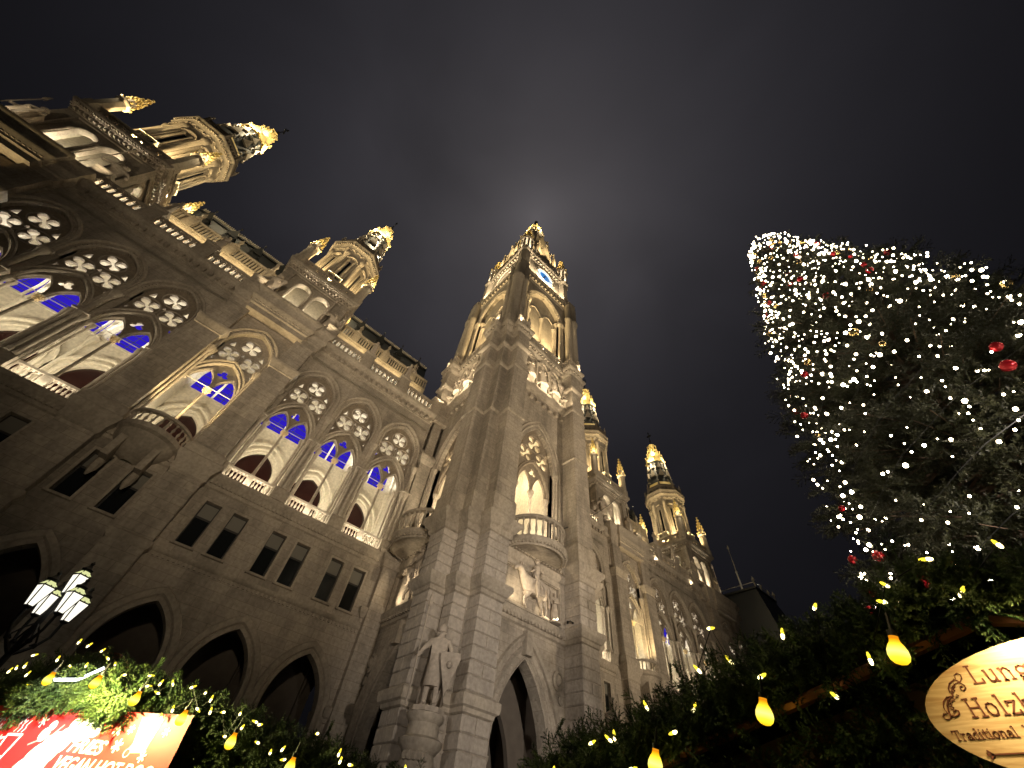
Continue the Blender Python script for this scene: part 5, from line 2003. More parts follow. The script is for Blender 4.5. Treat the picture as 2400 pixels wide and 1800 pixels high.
def np_mesh(name, V, F, mat, uvrand=None):
    me = bpy.data.meshes.new(name)
    n, m = len(V), len(F)
    me.vertices.add(n)
    me.vertices.foreach_set('co', np.asarray(V, np.float32).ravel())
    k = F.shape[1]
    me.loops.add(m * k)
    me.loops.foreach_set('vertex_index', np.asarray(F, np.int32).ravel())
    me.polygons.add(m)
    me.polygons.foreach_set('loop_start', np.arange(0, m * k, k, dtype=np.int32))
    try:
        me.polygons.foreach_set('loop_total', np.full(m, k, np.int32))
    except Exception:
        pass
    me.materials.append(mat)
    me.update(calc_edges=True)
    me.validate()
    return me


def needle_mat(name, dark, light):
    m, nt, b = new_mat(name)
    g_ = nt.nodes.new('ShaderNodeNewGeometry')
    n_ = nt.nodes.new('ShaderNodeTexNoise')
    n_.inputs['Scale'].default_value = 9.0
    n_.inputs['Detail'].default_value = 3
    nt.links.new(g_.outputs['Position'], n_.inputs['Vector'])
    r = nt.nodes.new('ShaderNodeValToRGB')
    r.color_ramp.elements[0].position = .35
    r.color_ramp.elements[0].color = (*dark, 1)
    r.color_ramp.elements[1].position = .7
    r.color_ramp.elements[1].color = (*light, 1)
    nt.links.new(n_.outputs[0], r.inputs[0])
    nt.links.new(r.outputs[0], b.inputs['Base Color'])
    b.inputs['Roughness'].default_value = .55
    b.inputs['Specular IOR Level'].default_value = .3
    return m


FIR = needle_mat('fir_needles', (.011, .014, .005), (.034, .035, .012))
FIRG = needle_mat('garland_needles', (.025, .05, .016), (.085, .12, .035))
BARK = plain('bark', (.09, .055, .035), .9, 0, .4, 8.0)


def sprig(rng, L=1.0, twigs=0, n=48, nl=.13, w=.012, sr=.006):
    """fir twig along +x: needles all round a thin stem, one triangle each"""
    V, F = [], []

    def shoot(o, d, length, cnt):
        d = d / np.linalg.norm(d)
        a = np.cross(d, [0.3, .2, 1.0])
        a /= np.linalg.norm(a)
        b = np.cross(d, a)
        base = len(V)
        for t in range(3):
            ang = 2 * np.pi * t / 3
            V.append(o + (a * np.cos(ang) + b * np.sin(ang)) * sr)
        V.append(o + d * length)
        for t in range(3):
            F.append((base + t, base + (t + 1) % 3, base + 3))
        for i in range(cnt):
            t = (i + .5) / cnt
            ang = rng.uniform(0, 2 * np.pi)
            s = a * np.cos(ang) + b * np.sin(ang)
            p = o + d * length * t
            tip = p + (s * .8 + d * .6) * nl * rng.uniform(.7, 1.1) * (1 - .35 * t)
            sd = np.cross(s, d) * w
            k = len(V)
            V.extend([p - sd, p + sd, tip])
            F.append((k, k + 1, k + 2))
    shoot(np.zeros(3), np.array([1.0, 0, 0]), L, n)
    for i in range(twigs):
        t = .25 + .6 * (i + rng.uniform(0, .6)) / twigs
        s = -1 if i % 2 else 1
        shoot(np.array([L * t, 0, 0]), np.array([.75, s * .65, rng.uniform(-.15, .15)]), L * (.62 - .4 * t), n // 3)
    return np.array(V), np.array(F)


def scatter(temps, pos, dirs, scale, rng):
    """copy sprig templates to positions pointing along dirs, all in one mesh"""
    VV, FF = [], []
    o = 0
    n = len(pos)
    which = rng.integers(0, len(temps), n)
    d = dirs / np.linalg.norm(dirs, axis=1, keepdims=True)
    r = rng.normal(size=(n, 3))
    y = np.cross(d, r)
    y /= np.linalg.norm(y, axis=1, keepdims=True)
    z = np.cross(d, y)
    for k, (tv, tf) in enumerate(temps):
        idx = np.where(which == k)[0]
        if len(idx) == 0:
            continue
        R = np.stack([d[idx], y[idx], z[idx]], axis=2) * scale[idx][:, None, None]
        P = np.einsum('nij,mj->nmi', R, tv) + pos[idx][:, None, :]
        m = len(tv)
        Fk = tf[None] + (np.arange(len(idx)) * m)[:, None, None] + o
        VV.append(P.reshape(-1, 3))
        FF.append(Fk.reshape(-1, 3))
        o += m * len(idx)
    return np.concatenate(VV), np.concatenate(FF)


CX, CY = 14.9, -2.4
PROFZ = np.array([0.0, 1.2, 4, 8, 10, 12, 15, 18, 20.6, 24, 25.4, 26.0])
PROFR = np.array([0.0, 5.6, 5.2, 4.4, 4.0, 3.75, 3.25, 2.7, 2.0, 1.15, .85, .5])
tree = empty('christmas_tree', (CX, CY, 0), 'tall fir christmas tree hung with red and gold baubles and white fairy lights', 'christmas tree')
mb = MB()
mb.lathe([(.36, 0), (.3, 4), (.22, 12), (.12, 20), (.03, 26.3)], CX, CY, 10)
put('trunk', mb.mesh('trunk', BARK), tree)
# limbs as one stuff part, twigs grow along them
NB = 1500
bz = 26.1 - 25.0 * NPR.random(NB) ** .72
br = np.interp(bz, PROFZ, PROFR) * NPR.uniform(.72, 1.12, NB)
ba = NPR.uniform(0, 2 * np.pi, NB)
temps_t = [sprig(NPR, 1.0, 6, 30, .15, .02) for _ in range(5)]
limb = MB()
pos, dirs, scl = [], [], []
for z, r, a in zip(bz, br, ba):
    ca, sa = math.cos(a), math.sin(a)
    droop = -.25 - .03 * (26 - z)
    tip = np.array([CX + r * ca, CY + r * sa, z + droop * .5 * r * .35])
    basep = np.array([CX, CY, z + .15 * r])
    if NPR.random() < .45:
        limb.tube([tuple(basep), tuple(basep * .45 + tip * .55 + np.array([0, 0, -.06 * r])), tuple(tip)], [.05, .03, .012], 3)
    k = max(3, int(3 + r * 2.2))
    for j in range(k):
        t = .42 + .6 * (j + NPR.random()) / k
        p = basep * (1 - t) + tip * t + NPR.normal(0, .1, 3)
        side = NPR.normal(0, .65)
        d = np.array([ca - sa * side, sa + ca * side, -.12 + NPR.normal(0, .28)])
        if z > 24.5:
            d[2] += .5
        pos.append(p)
        dirs.append(d)
        scl.append(NPR.uniform(.5, .9) * (.5 if z > 23 else (.75 if z > 20 else 1)))
V_, F_ = scatter(temps_t, np.array(pos), np.array(dirs), np.array(scl), NPR)
put('foliage', np_mesh('foliage', V_, F_, FIR), tree)
put('limbs', limb.mesh('limbs', BARK), tree, kind='stuff')

# fairy lights: a chain whose bulbs are its parts
LED = emit('fairy_light', (1.0, .84, .58), 30)
chain = empty('fairy_lights', (CX, CY, 0), 'white fairy lights strung all over the tall christmas tree', 'fairy lights')


def oct_ball(r):
    b = MB()
    b.ball((0, 0, 0), r, 6, 4)
    return b


BULBS = [oct_ball(r).mesh('bulb', LED) for r in (.018, .027, .04, .055)]
eye = np.array([0, 0, EYE])
cand = []
while len(cand) < 1500:
    z = 26.5 - 22.5 * NPR.random()
    if NPR.random() > (.22 + float(np.interp(z, PROFZ, PROFR)) / 4.6):
        continue
    a = NPR.uniform(0, 2 * np.pi)
    if NPR.random() > (1.0 if z > 14 else .7):
        continue
    r = np.interp(z, PROFZ, PROFR) * NPR.uniform(.9, 1.1) + (.3 if z > 23.5 else .18 if z > 20 else .06)
    p = np.array([CX + r * math.cos(a), CY + r * math.sin(a), z - .05 * r])
    nrm_ = np.array([math.cos(a), math.sin(a), .15])
    v = eye - p
    if np.dot(nrm_, v) / np.linalg.norm(v) > (.16 if z > 22 else .08):
        cand.append(p)
rest = MB()
for i, p in enumerate(cand[:1150]):
    s = NPR.choice(4, p=[.36, .32, .24, .08])
    if i % 4 == 0 and i // 4 < 290:
        put('bulb', BULBS[s], chain, T(*p))
    else:
        rest.ball(tuple(p), (.018, .027, .04, .055)[s], 6, 4)
put('bulbs', rest.mesh('bulbs', LED), chain, kind='stuff')
wire = MB()
for s in range(9):
    pts = []
    for i in range(90):
        z = 4 + 22 * i / 89
        a = s * 2 * PI / 9 + z * .55
        r = float(np.interp(z, PROFZ, PROFR)) * 1.0 + .04 * math.sin(i * 2.1)
        pts.append((CX + r * math.cos(a), CY + r * math.sin(a), z))
    wire.tube(pts, .008, 3)
put('wire', wire.mesh('wire', IRON), chain)
# baubles
BRED = plain('red_bauble', (.42, .012, .02), .16, .35)
BGLD = plain('gold_bauble', (.82, .62, .28), .14, .9)


def bauble(mat):
    b = MB()
    b.ball((0, 0, -1.0), 1.0, 14, 10)
    b.lathe([(.22, -.06), (.22, .12), (.12, .16)], 0, 0, 8)
    b.tube([(0, 0, .1), (.08, 0, .26), (0, 0, .38), (-.08, 0, .26), (0, 0, .14)], .03, 4)
    return b.mesh('bauble', mat)


BM = {'red': bauble(BRED), 'gold': bauble(BGLD)}
cnt = {}
for i in range(190):
    z = 25.5 - 20.0 * NPR.random()
    a = NPR.uniform(0, 2 * np.pi)
    r = np.interp(z, PROFZ, PROFR) * 1.02 + .06
    p = np.array([CX + r * math.cos(a), CY + r * math.sin(a), z - .05 * r])
    v = eye - p
    if np.dot([math.cos(a), math.sin(a), .1], v) / np.linalg.norm(v) < .05:
        continue
    c = 'red' if i % 2 else 'gold'
    s = float(NPR.uniform(.07, .14))
    band = ('topmost tip', 'upper crown', 'middle branches', 'lower middle', 'lowest branches')[0 if z > 22.5 else 1 if z > 19 else 2 if z > 15 else 3 if z > 10.5 else 4]
    lat = (p[1] - CY) / r
    side = 'edge nearest the hall' if lat > .45 else ('side away from the hall' if lat < -.45 else 'side facing the viewer')
    size = 'small' if s < .093 else ('large' if s > .117 else 'mid-sized')
    put('bauble', BM[c], None, T(*p) @ Matrix.Scale(s, 4), '%s %s bauble on the christmas tree, %s, %s' % (size, c, band, side), 'bauble', '%s baubles on the christmas tree' % c)

# ================================================================== MARKET HUTS
WOOD = plain('hut_timber', (.16, .085, .045), .65, 0, .45, 6.0, .2)
COPPER = plain('copper_flashing', (.42, .17, .08), .4, .5)
ROOFB = plain('dark_shingle', (.03, .026, .024), .8, 0, .5, 7.0, .3)
YBULB = emit('yellow_bulb_glass', (1.0, .66, .02), 1.5)
nt = YBULB.node_tree
tc_ = nt.nodes.new('ShaderNodeTexCoord')
sp_ = nt.nodes.new('ShaderNodeSeparateXYZ')
rp_ = nt.nodes.new('ShaderNodeValToRGB')
nt.links.new(tc_.outputs['Generated'], sp_.inputs[0])
nt.links.new(sp_.outputs[2], rp_.inputs[0])
e_ = rp_.color_ramp.elements
e_[0].position, e_[0].color = 0.0, (1.0, .52, .01, 1)
e_[1].position, e_[1].color = 1.0, (.9, .25, .0, 1)
q_ = e_.new(.22)
q_.color = (1.0, .80, .04, 1)
q_ = e_.new(.45)
q_.color = (1.0, .92, .22, 1)
q_ = e_.new(.75)
q_.color = (1.0, .72, .03, 1)
nt.links.new(rp_.outputs[0], nt.nodes['Principled BSDF'].inputs['Emission Color'])
SOCK = emit('glowing_bulb_neck', (1.0, .34, .01), .9)
TINY = emit('string_light', (1.0, .84, .36), 7.0)
TINYY = emit('string_light_tip', (.9, .72, .04), 2.0)
SIGNW, nt, b = new_mat('pale_board')
g_ = nt.nodes.new('ShaderNodeNewGeometry')
mp_ = nt.nodes.new('ShaderNodeVectorMath')
mp_.operation = 'MULTIPLY'
mp_.inputs[1].default_value = (3, 4.5, 46)
nt.links.new(g_.outputs['Position'], mp_.inputs[0])
n_ = nt.nodes.new('ShaderNodeTexNoise')
n_.inputs['Scale'].default_value = 1.3
n_.inputs['Detail'].default_value = 6
n_.inputs['Distortion'].default_value = 1.1
nt.links.new(mp_.outputs[0], n_.inputs['Vector'])
r_ = nt.nodes.new('ShaderNodeValToRGB')
r_.color_ramp.elements[0].position = .3
r_.color_ramp.elements[0].color = (.52, .30, .12, 1)
r_.color_ramp.elements[1].position = .62
r_.color_ramp.elements[1].color = (.76, .54, .28, 1)
nt.links.new(n_.outputs[0], r_.inputs[0])
nt.links.new(r_.outputs[0], b.inputs['Base Color'])
b.inputs['Roughness'].default_value = .5
SIGNT = plain('burnt_lettering', (.16, .045, .018), .8)
REDB = plain('red_banner', (.62, .02, .022), .5, 0, .12, 4.0)
WHITEP = plain('white_print', (.82, .80, .78), .5)
CREAMP = plain('cream_print', (.72, .58, .50), .5)
GREYP = plain('grey_print', (.35, .33, .33), .5)


def egg():
    b = MB()
    b.lathe([(.012, -.142), (.032, -.136), (.05, -.118), (.058, -.092), (.055, -.064), (.043, -.036), (.03, -.016), (.026, 0)], 0, 0, 16)
    return b


EGG_ME = egg().mesh('glass', YBULB)
mb = MB()
mb.lathe([(.026, -.002), (.026, .02)], 0, 0, 10)
NECK_ME = mb.mesh('neck', SOCK)
mb = MB()
mb.lathe([(.028, .018), (.03, .05), (.012, .055), (.008, .16)], 0, 0, 10)
SOCKET_ME = mb.mesh('socket', IRON)
mb = MB()
mb.lathe([(.004, -.028), (.009, -.02), (.01, -.004), (.006, 0)], 0, 0, 6)
TB1 = mb.mesh('light', TINY)
mb = MB()
mb.lathe([(.008, 0), (.009, .014), (.004, .03)], 0, 0, 6)
TB2 = mb.mesh('light_base', TINYY)


def bulb(loc, label, group, tilt=0.0, size=.52):
    loc = tuple(Vector((0, 0, EYE)).lerp(Vector(loc), .93))
    M = T(*loc) @ Matrix.Rotation(tilt, 4, 'X') @ Matrix.Scale(size, 4)
    o = put('bulb', EGG_ME, None, M, label, 'light bulb', group)
    put('neck', NECK_ME, o, M)
    put('socket', SOCKET_ME, o, M)
    return o


temps_g = [sprig(NPR, .15, 5, 66, .021, .003, .0012) for _ in range(6)]


def garland(name, line, thick, count, outn, label, spread=.08, smin=.6, smax=1.15):
    """line(t) -> xyz on the gable edge; fir twigs bristle out along outn"""
    t = NPR.random(count)
    P = np.array([line(x) for x in t])
    P += NPR.normal(0, 1, (count, 3)) * np.array(thick)
    D = np.array(outn) + NPR.normal(0, .75, (count, 3))
    V_, F_ = scatter(temps_g, P, D, NPR.uniform(smin, smax, count), NPR)
    o = empty(name, line(.5), label, 'fir garland')
    put('foliage', np_mesh('foliage', V_, F_, FIRG), o)
    return o


def small_lights(name, pts, label, parent_loc):
    o = empty(name, parent_loc, label, 'string lights')
    for p in pts:
        R = Matrix.Rotation(NPR.uniform(0, 6.28), 4, 'Z') @ Matrix.Rotation(NPR.uniform(-2.0, 2.0), 4, 'X')
        put('light', TB1, o, T(*p) @ R @ Matrix.Scale(.7, 4))
        put('light_base', TB2, o, T(*p) @ R @ Matrix.Scale(.7, 4))
    w = MB()
    q = sorted(pts, key=lambda p: (p[0] * .6 + p[1]))
    w.tube(q, .003, 3)
    put('wire', w.mesh('wire', IRON), o)
    return o


# ---- near hut: its gable end faces the camera along +X ----------------------
HX = 2.24


def gline(y):
    return 2.38 - .235 * abs(y - .05)


hut = empty('market_hut', (3.4, .05, 0), 'timber market hut smothered in fir twigs with an oval wooden sign on its gable', 'market hut')
mb = MB()
zb = 0.0
for i in range(22):
    y0 = -1.9 + .1775 * i
    y1 = y0 + .168
    zt = min(gline(y0), gline(y1)) - .06
    me_ = MB()
    me_.bevbox(HX + .06, HX + .085, y0, y1, .9, zt, .006)
    put('board', me_.mesh('board', WOOD), hut)
mb.box(HX + .09, 4.9, -1.9, 2.0, 0, 1.95)
mb.add([(HX + .09, -1.9, 1.9), (HX + .09, 2.0, 1.9), (HX + .09, .05, 2.33), (4.9, -1.9, 1.9), (4.9, 2.0, 1.9), (4.9, .05, 2.33)], [(0, 1, 2), (5, 4, 3)])
put('hut_body', mb.mesh('hut_body', WOOD), hut)
mb = MB()
ya, yb = -2.15, 2.25
mb.add([(HX - .05, ya, gline(ya) + .03), (HX - .05, .05, gline(.05) + .03), (HX - .05, yb, gline(yb) + .03), (5.1, ya, gline(ya) + .03), (5.1, .05, gline(.05) + .03), (5.1, yb, gline(yb) + .03),
        (HX - .05, ya, gline(ya) + .075), (HX - .05, .05, gline(.05) + .075), (HX - .05, yb, gline(yb) + .075), (5.1, ya, gline(ya) + .075), (5.1, .05, gline(.05) + .075), (5.1, yb, gline(yb) + .075)],
       [(0, 3, 4, 1), (1, 4, 5, 2), (6, 7, 10, 9), (7, 8, 11, 10), (0, 1, 7, 6), (1, 2, 8, 7), (0, 6, 9, 3), (2, 5, 11, 8), (3, 9, 10, 4), (4, 10, 11, 5)])
put('roof', mb.mesh('roof', ROOFB), hut)
mb = MB()
for y0, y1 in ((.07, 2.2), (.03, -2.1)):
    mb.tube([(HX - .075, y0, gline(y0) - .015), (HX - .075, y1, gline(y1) - .015)], .02, 6)
put('bargeboard', mb.mesh('bargeboard', COPPER), hut)


def edge_near(t):
    y = -1.0 + 3.2 * t
    return np.array([HX - .1, y, gline(y) + .075])


ga1 = garland('fir_garland', edge_near, (.05, .06, .045), 2600, (-.5, 0, .25), 'thick fir garland along the sloping roof edge of the hut with the oval sign', smin=.45, smax=.85)


def face_near(t):
    y = -.9 + 3.0 * t
    return np.array([HX - .02, y, gline(y) - .1 - .35 * NPR.random()])


garland('fir_garland', face_near, (.03, .05, .03), 1500, (-.55, 0, -.5), 'fir twigs covering the gable boards around the oval wooden sign', smin=.5, smax=.95)
for i, y in enumerate((.31, .85, 1.4, 1.95)):
    bulb((HX - .12, y, gline(y) + .02), ('glowing yellow bulb hanging from the fir-clad gable, beside the oval wooden sign', 'glowing yellow bulb on the fir-clad gable, second along from the oval sign', 'glowing yellow bulb low on the fir-clad gable, third along from the oval sign',
                                            'glowing yellow bulb at the far foot of the gable with the oval sign')[i], 'yellow bulbs on the gable with the oval sign', .25)
pts = []
for i in range(30):
    y = -.7 + 2.85 * (i + NPR.random() * .9) / 30
    pts.append((HX - .2 - .04 * NPR.random(), y, gline(y) + .09 + .09 * NPR.normal()))
small_lights('string_lights', pts, 'tiny warm string lights woven through the garland of the hut with the oval sign', (HX, .6, 2.3))

# oval wooden sign
SGX = 2.02
sign = empty('hut_sign', (SGX, -.13, 2.1), 'oval pale wooden sign with burnt lettering on the fir-clad gable', 'sign')
SY, SZ = -.125, 2.078


def FSg(u, v, w):            # u to the viewer's right = -y, v up, w towards the viewer (-x)
    return (SGX - w, SY - u, SZ + v)


mb = MB()
el = [(.447 * math.cos(2 * PI * i / 56), .008 + .172 * math.sin(2 * PI * i / 56)) for i in range(56)]
mb.plate(FSg, el, [], -.012, .006)
put('board', mb.mesh('board', SIGNW), sign)

# a small slab-serif stroke alphabet
GL = {
    'L': (.62, [((.12, 0), (.12, 1)), ((.0, 1), (.26, 1)), ((0, 0), (.58, 0)), ((.58, 0), (.58, .2))]),
    'H': (.86, [((.14, 0), (.14, 1)), ((.7, 0), (.7, 1)), ((.14, .5), (.7, .5)), ((0, 1), (.28, 1)), ((0, 0), (.28, 0)), ((.56, 1), (.84, 1)), ((.56, 0), (.84, 0))]),
    'T': (.72, [((.36, 0), (.36, 1)), ((0, 1), (.72, 1)), ((0, 1), (0, .78)), ((.72, 1), (.72, .78)), ((.22, 0), (.5, 0))]),
    'u': (.62, [((.1, .66), (.1, .2), (.16, .04), (.28, 0), (.4, .06), (.5, .2)), ((.5, .66), (.5, 0)), ((0, .66), (.12, .66)), ((.4, .66), (.5, .66)), ((.5, 0), (.6, 0))]),
    'n': (.64, [((.1, 0), (.1, .66)), ((.1, .46), (.2, .6), (.32, .66), (.44, .6), (.5, .46), (.5, 0)), ((0, .66), (.1, .66)), ((0, 0), (.2, 0)), ((.4, 0), (.6, 0))]),
    'g': (.6, [((.28, .66), (.1, .6), (.04, .44), (.1, .28), (.28, .22), (.44, .28), (.5, .44), (.44, .6), (.28, .66)), ((.12, .26), (.06, .12), (.16, .04), (.44, .0), (.54, -.12), (.44, -.26), (.22, -.3), (.04, -.22), (.06, -.08), (.16, .02)), ((.46, .6), (.6, .68))]),
    'e': (.56, [((.06, .36), (.5, .36), (.48, .52), (.38, .64), (.26, .66), (.12, .6), (.04, .44), (.04, .24), (.12, .06), (.26, 0), (.42, .03), (.5, .12))]),
    'o': (.6, [((.28, .66), (.12, .6), (.04, .42), (.04, .24), (.12, .06), (.28, 0), (.44, .06), (.52, .24), (.52, .42), (.44, .6), (.28, .66))]),
    'l': (.3, [((.14, 0), (.14, 1.05)), ((.02, 1.05), (.14, 1.05)), ((.02, 0), (.28, 0))]),
    'z': (.54, [((.04, .5), (.04, .66), (.48, .66), (.04, 0), (.5, 0), (.5, .16))]),
    'b': (.62, [((.12, 0), (.12, 1.05)), ((0, 1.05), (.12, 1.05)), ((.12, .46), (.24, .62), (.38, .66), (.52, .56), (.56, .34), (.5, .1), (.36, 0), (.22, .04), (.12, .16))]),
    'r': (.46, [((.1, 0), (.1, .66)), ((0, .66), (.1, .66)), ((0, 0), (.22, 0)), ((.1, .44), (.2, .6), (.32, .66), (.42, .6))]),
    'a': (.56, [((.06, .54), (.16, .64), (.3, .66), (.42, .58), (.44, .44), (.44, .08), (.54, 0)), ((.44, .38), (.2, .36), (.06, .26), (.04, .12), (.14, .0), (.3, .02), (.44, .16))]),
    'd': (.62, [((.5, 0), (.5, 1.05)), ((.38, 1.05), (.5, 1.05)), ((.5, 0), (.6, 0)), ((.5, .46), (.38, .62), (.24, .66), (.1, .56), (.04, .34), (.1, .1), (.24, 0), (.38, .04), (.5, .16))]),
    'i': (.3, [((.14, 0), (.14, .66)), ((.02, .66), (.14, .66)), ((.02, 0), (.28, 0)), ((.12, .9), (.16, .96))]),
    't': (.4, [((.16, .9), (.16, .14), (.24, .02), (.38, .06)), ((0, .66), (.36, .66))]),
    'h': (.64, [((.1, 0), (.1, 1.05)), ((0, 1.05), (.1, 1.05)), ((.1, .46), (.2, .6), (.32, .66), (.44, .6), (.5, .46), (.5, 0)), ((0, 0), (.2, 0)), ((.4, 0), (.6, 0))]),
}


def stroke(mb, F, pts, wd, w0, w1):
    for (a, b) in zip(pts, pts[1:]):
        dx, dy = b[0] - a[0], b[1] - a[1]
        L_ = math.hypot(dx, dy) or 1e-6
        ex, ey = dx / L_ * wd * .42, dy / L_ * wd * .42
        nx, ny = -dy / L_ * wd / 2, dx / L_ * wd / 2
        mb.plate(F, [(a[0] - ex + nx, a[1] - ey + ny), (a[0] - ex - nx, a[1] - ey - ny), (b[0] + ex - nx, b[1] + ey - ny), (b[0] + ex + nx, b[1] + ey + ny)], [], w0, w1)


def lettering(word, u, v, h, wd=.1, F=FSg, gap=.1, w0=.0055, w1=.0072):
    mb = MB()
    x = u
    for ch in word:
        adv, strokes = GL[ch]
        for s in strokes:
            short = len(s) == 2 and (abs(s[0][1] - s[1][1]) < .01)
            stroke(mb, F, [(x + p[0] * h, v + p[1] * h) for p in s], (wd * .75 if short else wd) * h, w0 + .0001 * (len(mb.f) % 7), w1 + .0001 * (len(mb.f) % 7))
        x += (adv + gap) * h
    return mb.mesh('lettering', SIGNT)


put('lettering', lettering('Lunge', -.289, .081, .044, gap=.2), sign)
put('lettering', lettering('Holzb', -.342, .0045, .043, gap=.12), sign)
put('lettering', lettering('Traditional', -.412, -.0445, .0222, .11), sign)
put('lettering', lettering('h', -.412 + .162, -.0445, .0222, .11), sign)
# scroll ornament and arrow
mb = MB()


def curl(c, r0, r1, a0, turns, n=22):
    return [(c[0] + (r0 + (r1 - r0) * i / n) * math.cos(a0 + turns * 2 * PI * i / n), c[1] + (r0 + (r1 - r0) * i / n) * math.sin(a0 + turns * 2 * PI * i / n)) for i in range(n + 1)]


for k, c_ in enumerate((
        [(-.3248, .0989), (-.3231, .1072), (-.3133, .1115), (-.3073, .1063), (-.3103, .097), (-.3193, .089), (-.3325, .0866), (-.3474, .0777), (-.3543, .0667), (-.3558, .0586)],
        [(-.3193, .089), (-.3299, .0964), (-.3467, .0884), (-.3565, .0764), (-.3587, .0672), (-.3561, .0593)],
        [(-.3224, .0877), (-.3142, .0807), (-.3159, .0727), (-.3233, .0682), (-.3287, .0712), (-.3261, .0775), (-.3207, .0787)],
        [(-.3565, .0575), (-.3735, .0566), (-.3888, .0459), (-.396, .0316), (-.3949, .0201), (-.3903, .0118), (-.3961, .005), (-.4058, .0043), (-.41, .0113), (-.4048, .0183), (-.3975, .0176)],
        [(-.3605, .0568), (-.3764, .048), (-.3851, .0351), (-.3892, .0218), (-.3885, .0117)],
        [(-.3901, .0129), (-.3809, .0092), (-.3682, .0143), (-.3651, .0218), (-.3713, .0247), (-.3789, .0209), (-.3787, .0164)])):
    stroke(mb, FSg, c_, .0022 if k not in (1, 4) else .003, .0055, .0075 + .0002 * k)
for (x, y) in ((-.3436, .082), (-.3488, .0755), (-.3536, .0678), (-.3524, .0547), (-.3666, .047), (-.3782, .0413), (-.3812, .0347), (-.3808, .0278)):
    stroke(mb, FSg, [(x, y), (x + .005, y - .001), (x + .0095, y + .003), (x + .006, y + .005)], .0018, .0055, .0078)
stroke(mb, FSg, [(-.349, -.078), (.12, -.078)], .0035, .0055, .008)
for a in (PI, PI * .75, PI * 1.25):
    stroke(mb, FSg, [(-.349, -.078), (-.349 + .011 * math.cos(a), -.078 + .011 * math.sin(a))], .005, .0055, .008)
put('ornament', mb.mesh('ornament', SIGNT), sign)
# the warm lamp that hangs over the sign, hidden in the fir
spot('sign_spot', (SGX - .12, -.03, 2.37), (SGX, -.06, 2.1), 30, (1, .80, .42), 120, .8, .02)
spot('sign_spot', (SGX - .5, .3, 2.75), (SGX, .05, 2.08), 16, (1, .72, .32), 50, .8, .03)  # added fill from the side, not a lamp of the hut

# ---- far hut: red banner -----------------------------------------------------
P0 = np.array([.35, 5.0])
HD = np.array([.643, -.766])
NN = np.array([-.766, -.643])


def FL(u, v, w):
    return (P0[0] + HD[0] * u + NN[0] * w, P0[1] + HD[1] * u + NN[1] * w, v)


UP = -.36


def hline(u):
    return 2.33 - (.175 if u > UP else .25) * abs(u - UP)


hut2 = empty('market_hut', FL(0, 0, -1), 'timber market hut with a fir-clad gable over a red fries banner', 'market hut')
mb = MB()
for a, b in ((-1.6, 2.6),):
    mb.plate(FL, [(a, 0), (b, 0), (b, hline(b)), (UP, hline(UP)), (a, hline(a))], [], -2.2, -.05)
put('hut_body', mb.mesh('hut_body', WOOD), hut2)
mb = MB()
mb.plate(FL, [(-1.9, hline(-1.9) + .05), (UP, hline(UP) + .05), (2.9, hline(2.9) + .05), (2.9, hline(2.9) + .1), (UP, hline(UP) + .1), (-1.9, hline(-1.9) + .1)], [], -2.4, .12)
put('roof', mb.mesh('roof', ROOFB), hut2)
mb = MB()
mb.tube([FL(-1.9, hline(-1.9) + .03, .17), FL(UP - .3, hline(UP - .3) + .03, .17)], .013, 6)
mb.tube([FL(-1.9, hline(-1.9) - .01, .16), FL(UP - .3, hline(UP - .3) - .01, .16)], .01, 6)
mb.plate(FL, [(UP - .1, 2.44), (UP + .2, 2.40), (UP + .2, 2.47), (UP + .05, 2.54), (UP - .1, 2.55)], [], .05, .09)
put('bargeboard', mb.mesh('bargeboard', COPPER), hut2)


def edge_far(t):
    u = -1.8 + 4.6 * t
    return np.array(FL(u, hline(u) + .05, .16))


garland('fir_garland', edge_far, (.045, .045, .045), 3200, tuple(NN * .5) + (.1,), 'fir garland along the sloping roof edge above the red fries banner', smin=.5, smax=.9)


def face_far(t):
    u = .8 + 2.0 * t
    return np.array(FL(u, hline(u) - .05 - .3 * NPR.random(), .12))


garland('fir_garland', face_far, (.04, .04, .03), 1500, tuple(NN * .55) + (-.4,), 'dark fir twigs covering the gable beside the red fries banner', smin=.6, smax=1.1)


def peak_far(t):
    u = -.8 + .95 * t
    return np.array(Vector((0, 0, EYE)).lerp(Vector(FL(u, hline(u) + .05 - .12 * NPR.random(), .1)), .925))


garland('fir_garland', peak_far, (.025, .025, .02), 800, tuple(NN * .55) + (-.45,), 'brightly lit tuft of fir at the gable peak above the red fries banner', smin=.6, smax=1.1)
for i, (u, v) in enumerate(((-.975, 2.2), (-.52, 2.325), (-.084, 2.33), (.348, 2.255), (.812, 2.175), (1.269, 2.085), (1.75, 2.0))):
    bulb(FL(u, v, .3), ('glowing yellow bulb at the outer end of the red banner, by the frame edge', 'glowing yellow bulb in the brightest fir over the mug print', 'glowing yellow bulb in the brightest fir over the word fries', 'glowing yellow bulb above the cup printed on the banner',
                         'glowing yellow bulb at the inner corner of the red banner', 'glowing yellow bulb in dark fir just beyond the red banner', 'glowing yellow bulb lowest on the gable with the red banner')[i], 'yellow bulbs on the gable with the red banner', .2, .5)
pts = []
for i in range(66):
    u = -1.6 + 4.2 * (i + NPR.random() * .9) / 66
    pts.append(FL(u, hline(u) + .08 + .07 * NPR.normal(), .36 + .04 * NPR.random()))
small_lights('string_lights', pts, 'tiny white string lights in the garland above the red fries banner', FL(0, 2.3, .2))

ban = empty('banner', FL(-.3, 1.9, .2), 'red menu banner with white print of a mug, stars, FRIES and VEGAN HOT DOG', 'banner')
mb = MB()


def FBn(u, v, w):
    return tuple(Vector((0, 0, EYE)).lerp(Vector(FL(u, v, .15)), .94 - w * .2))


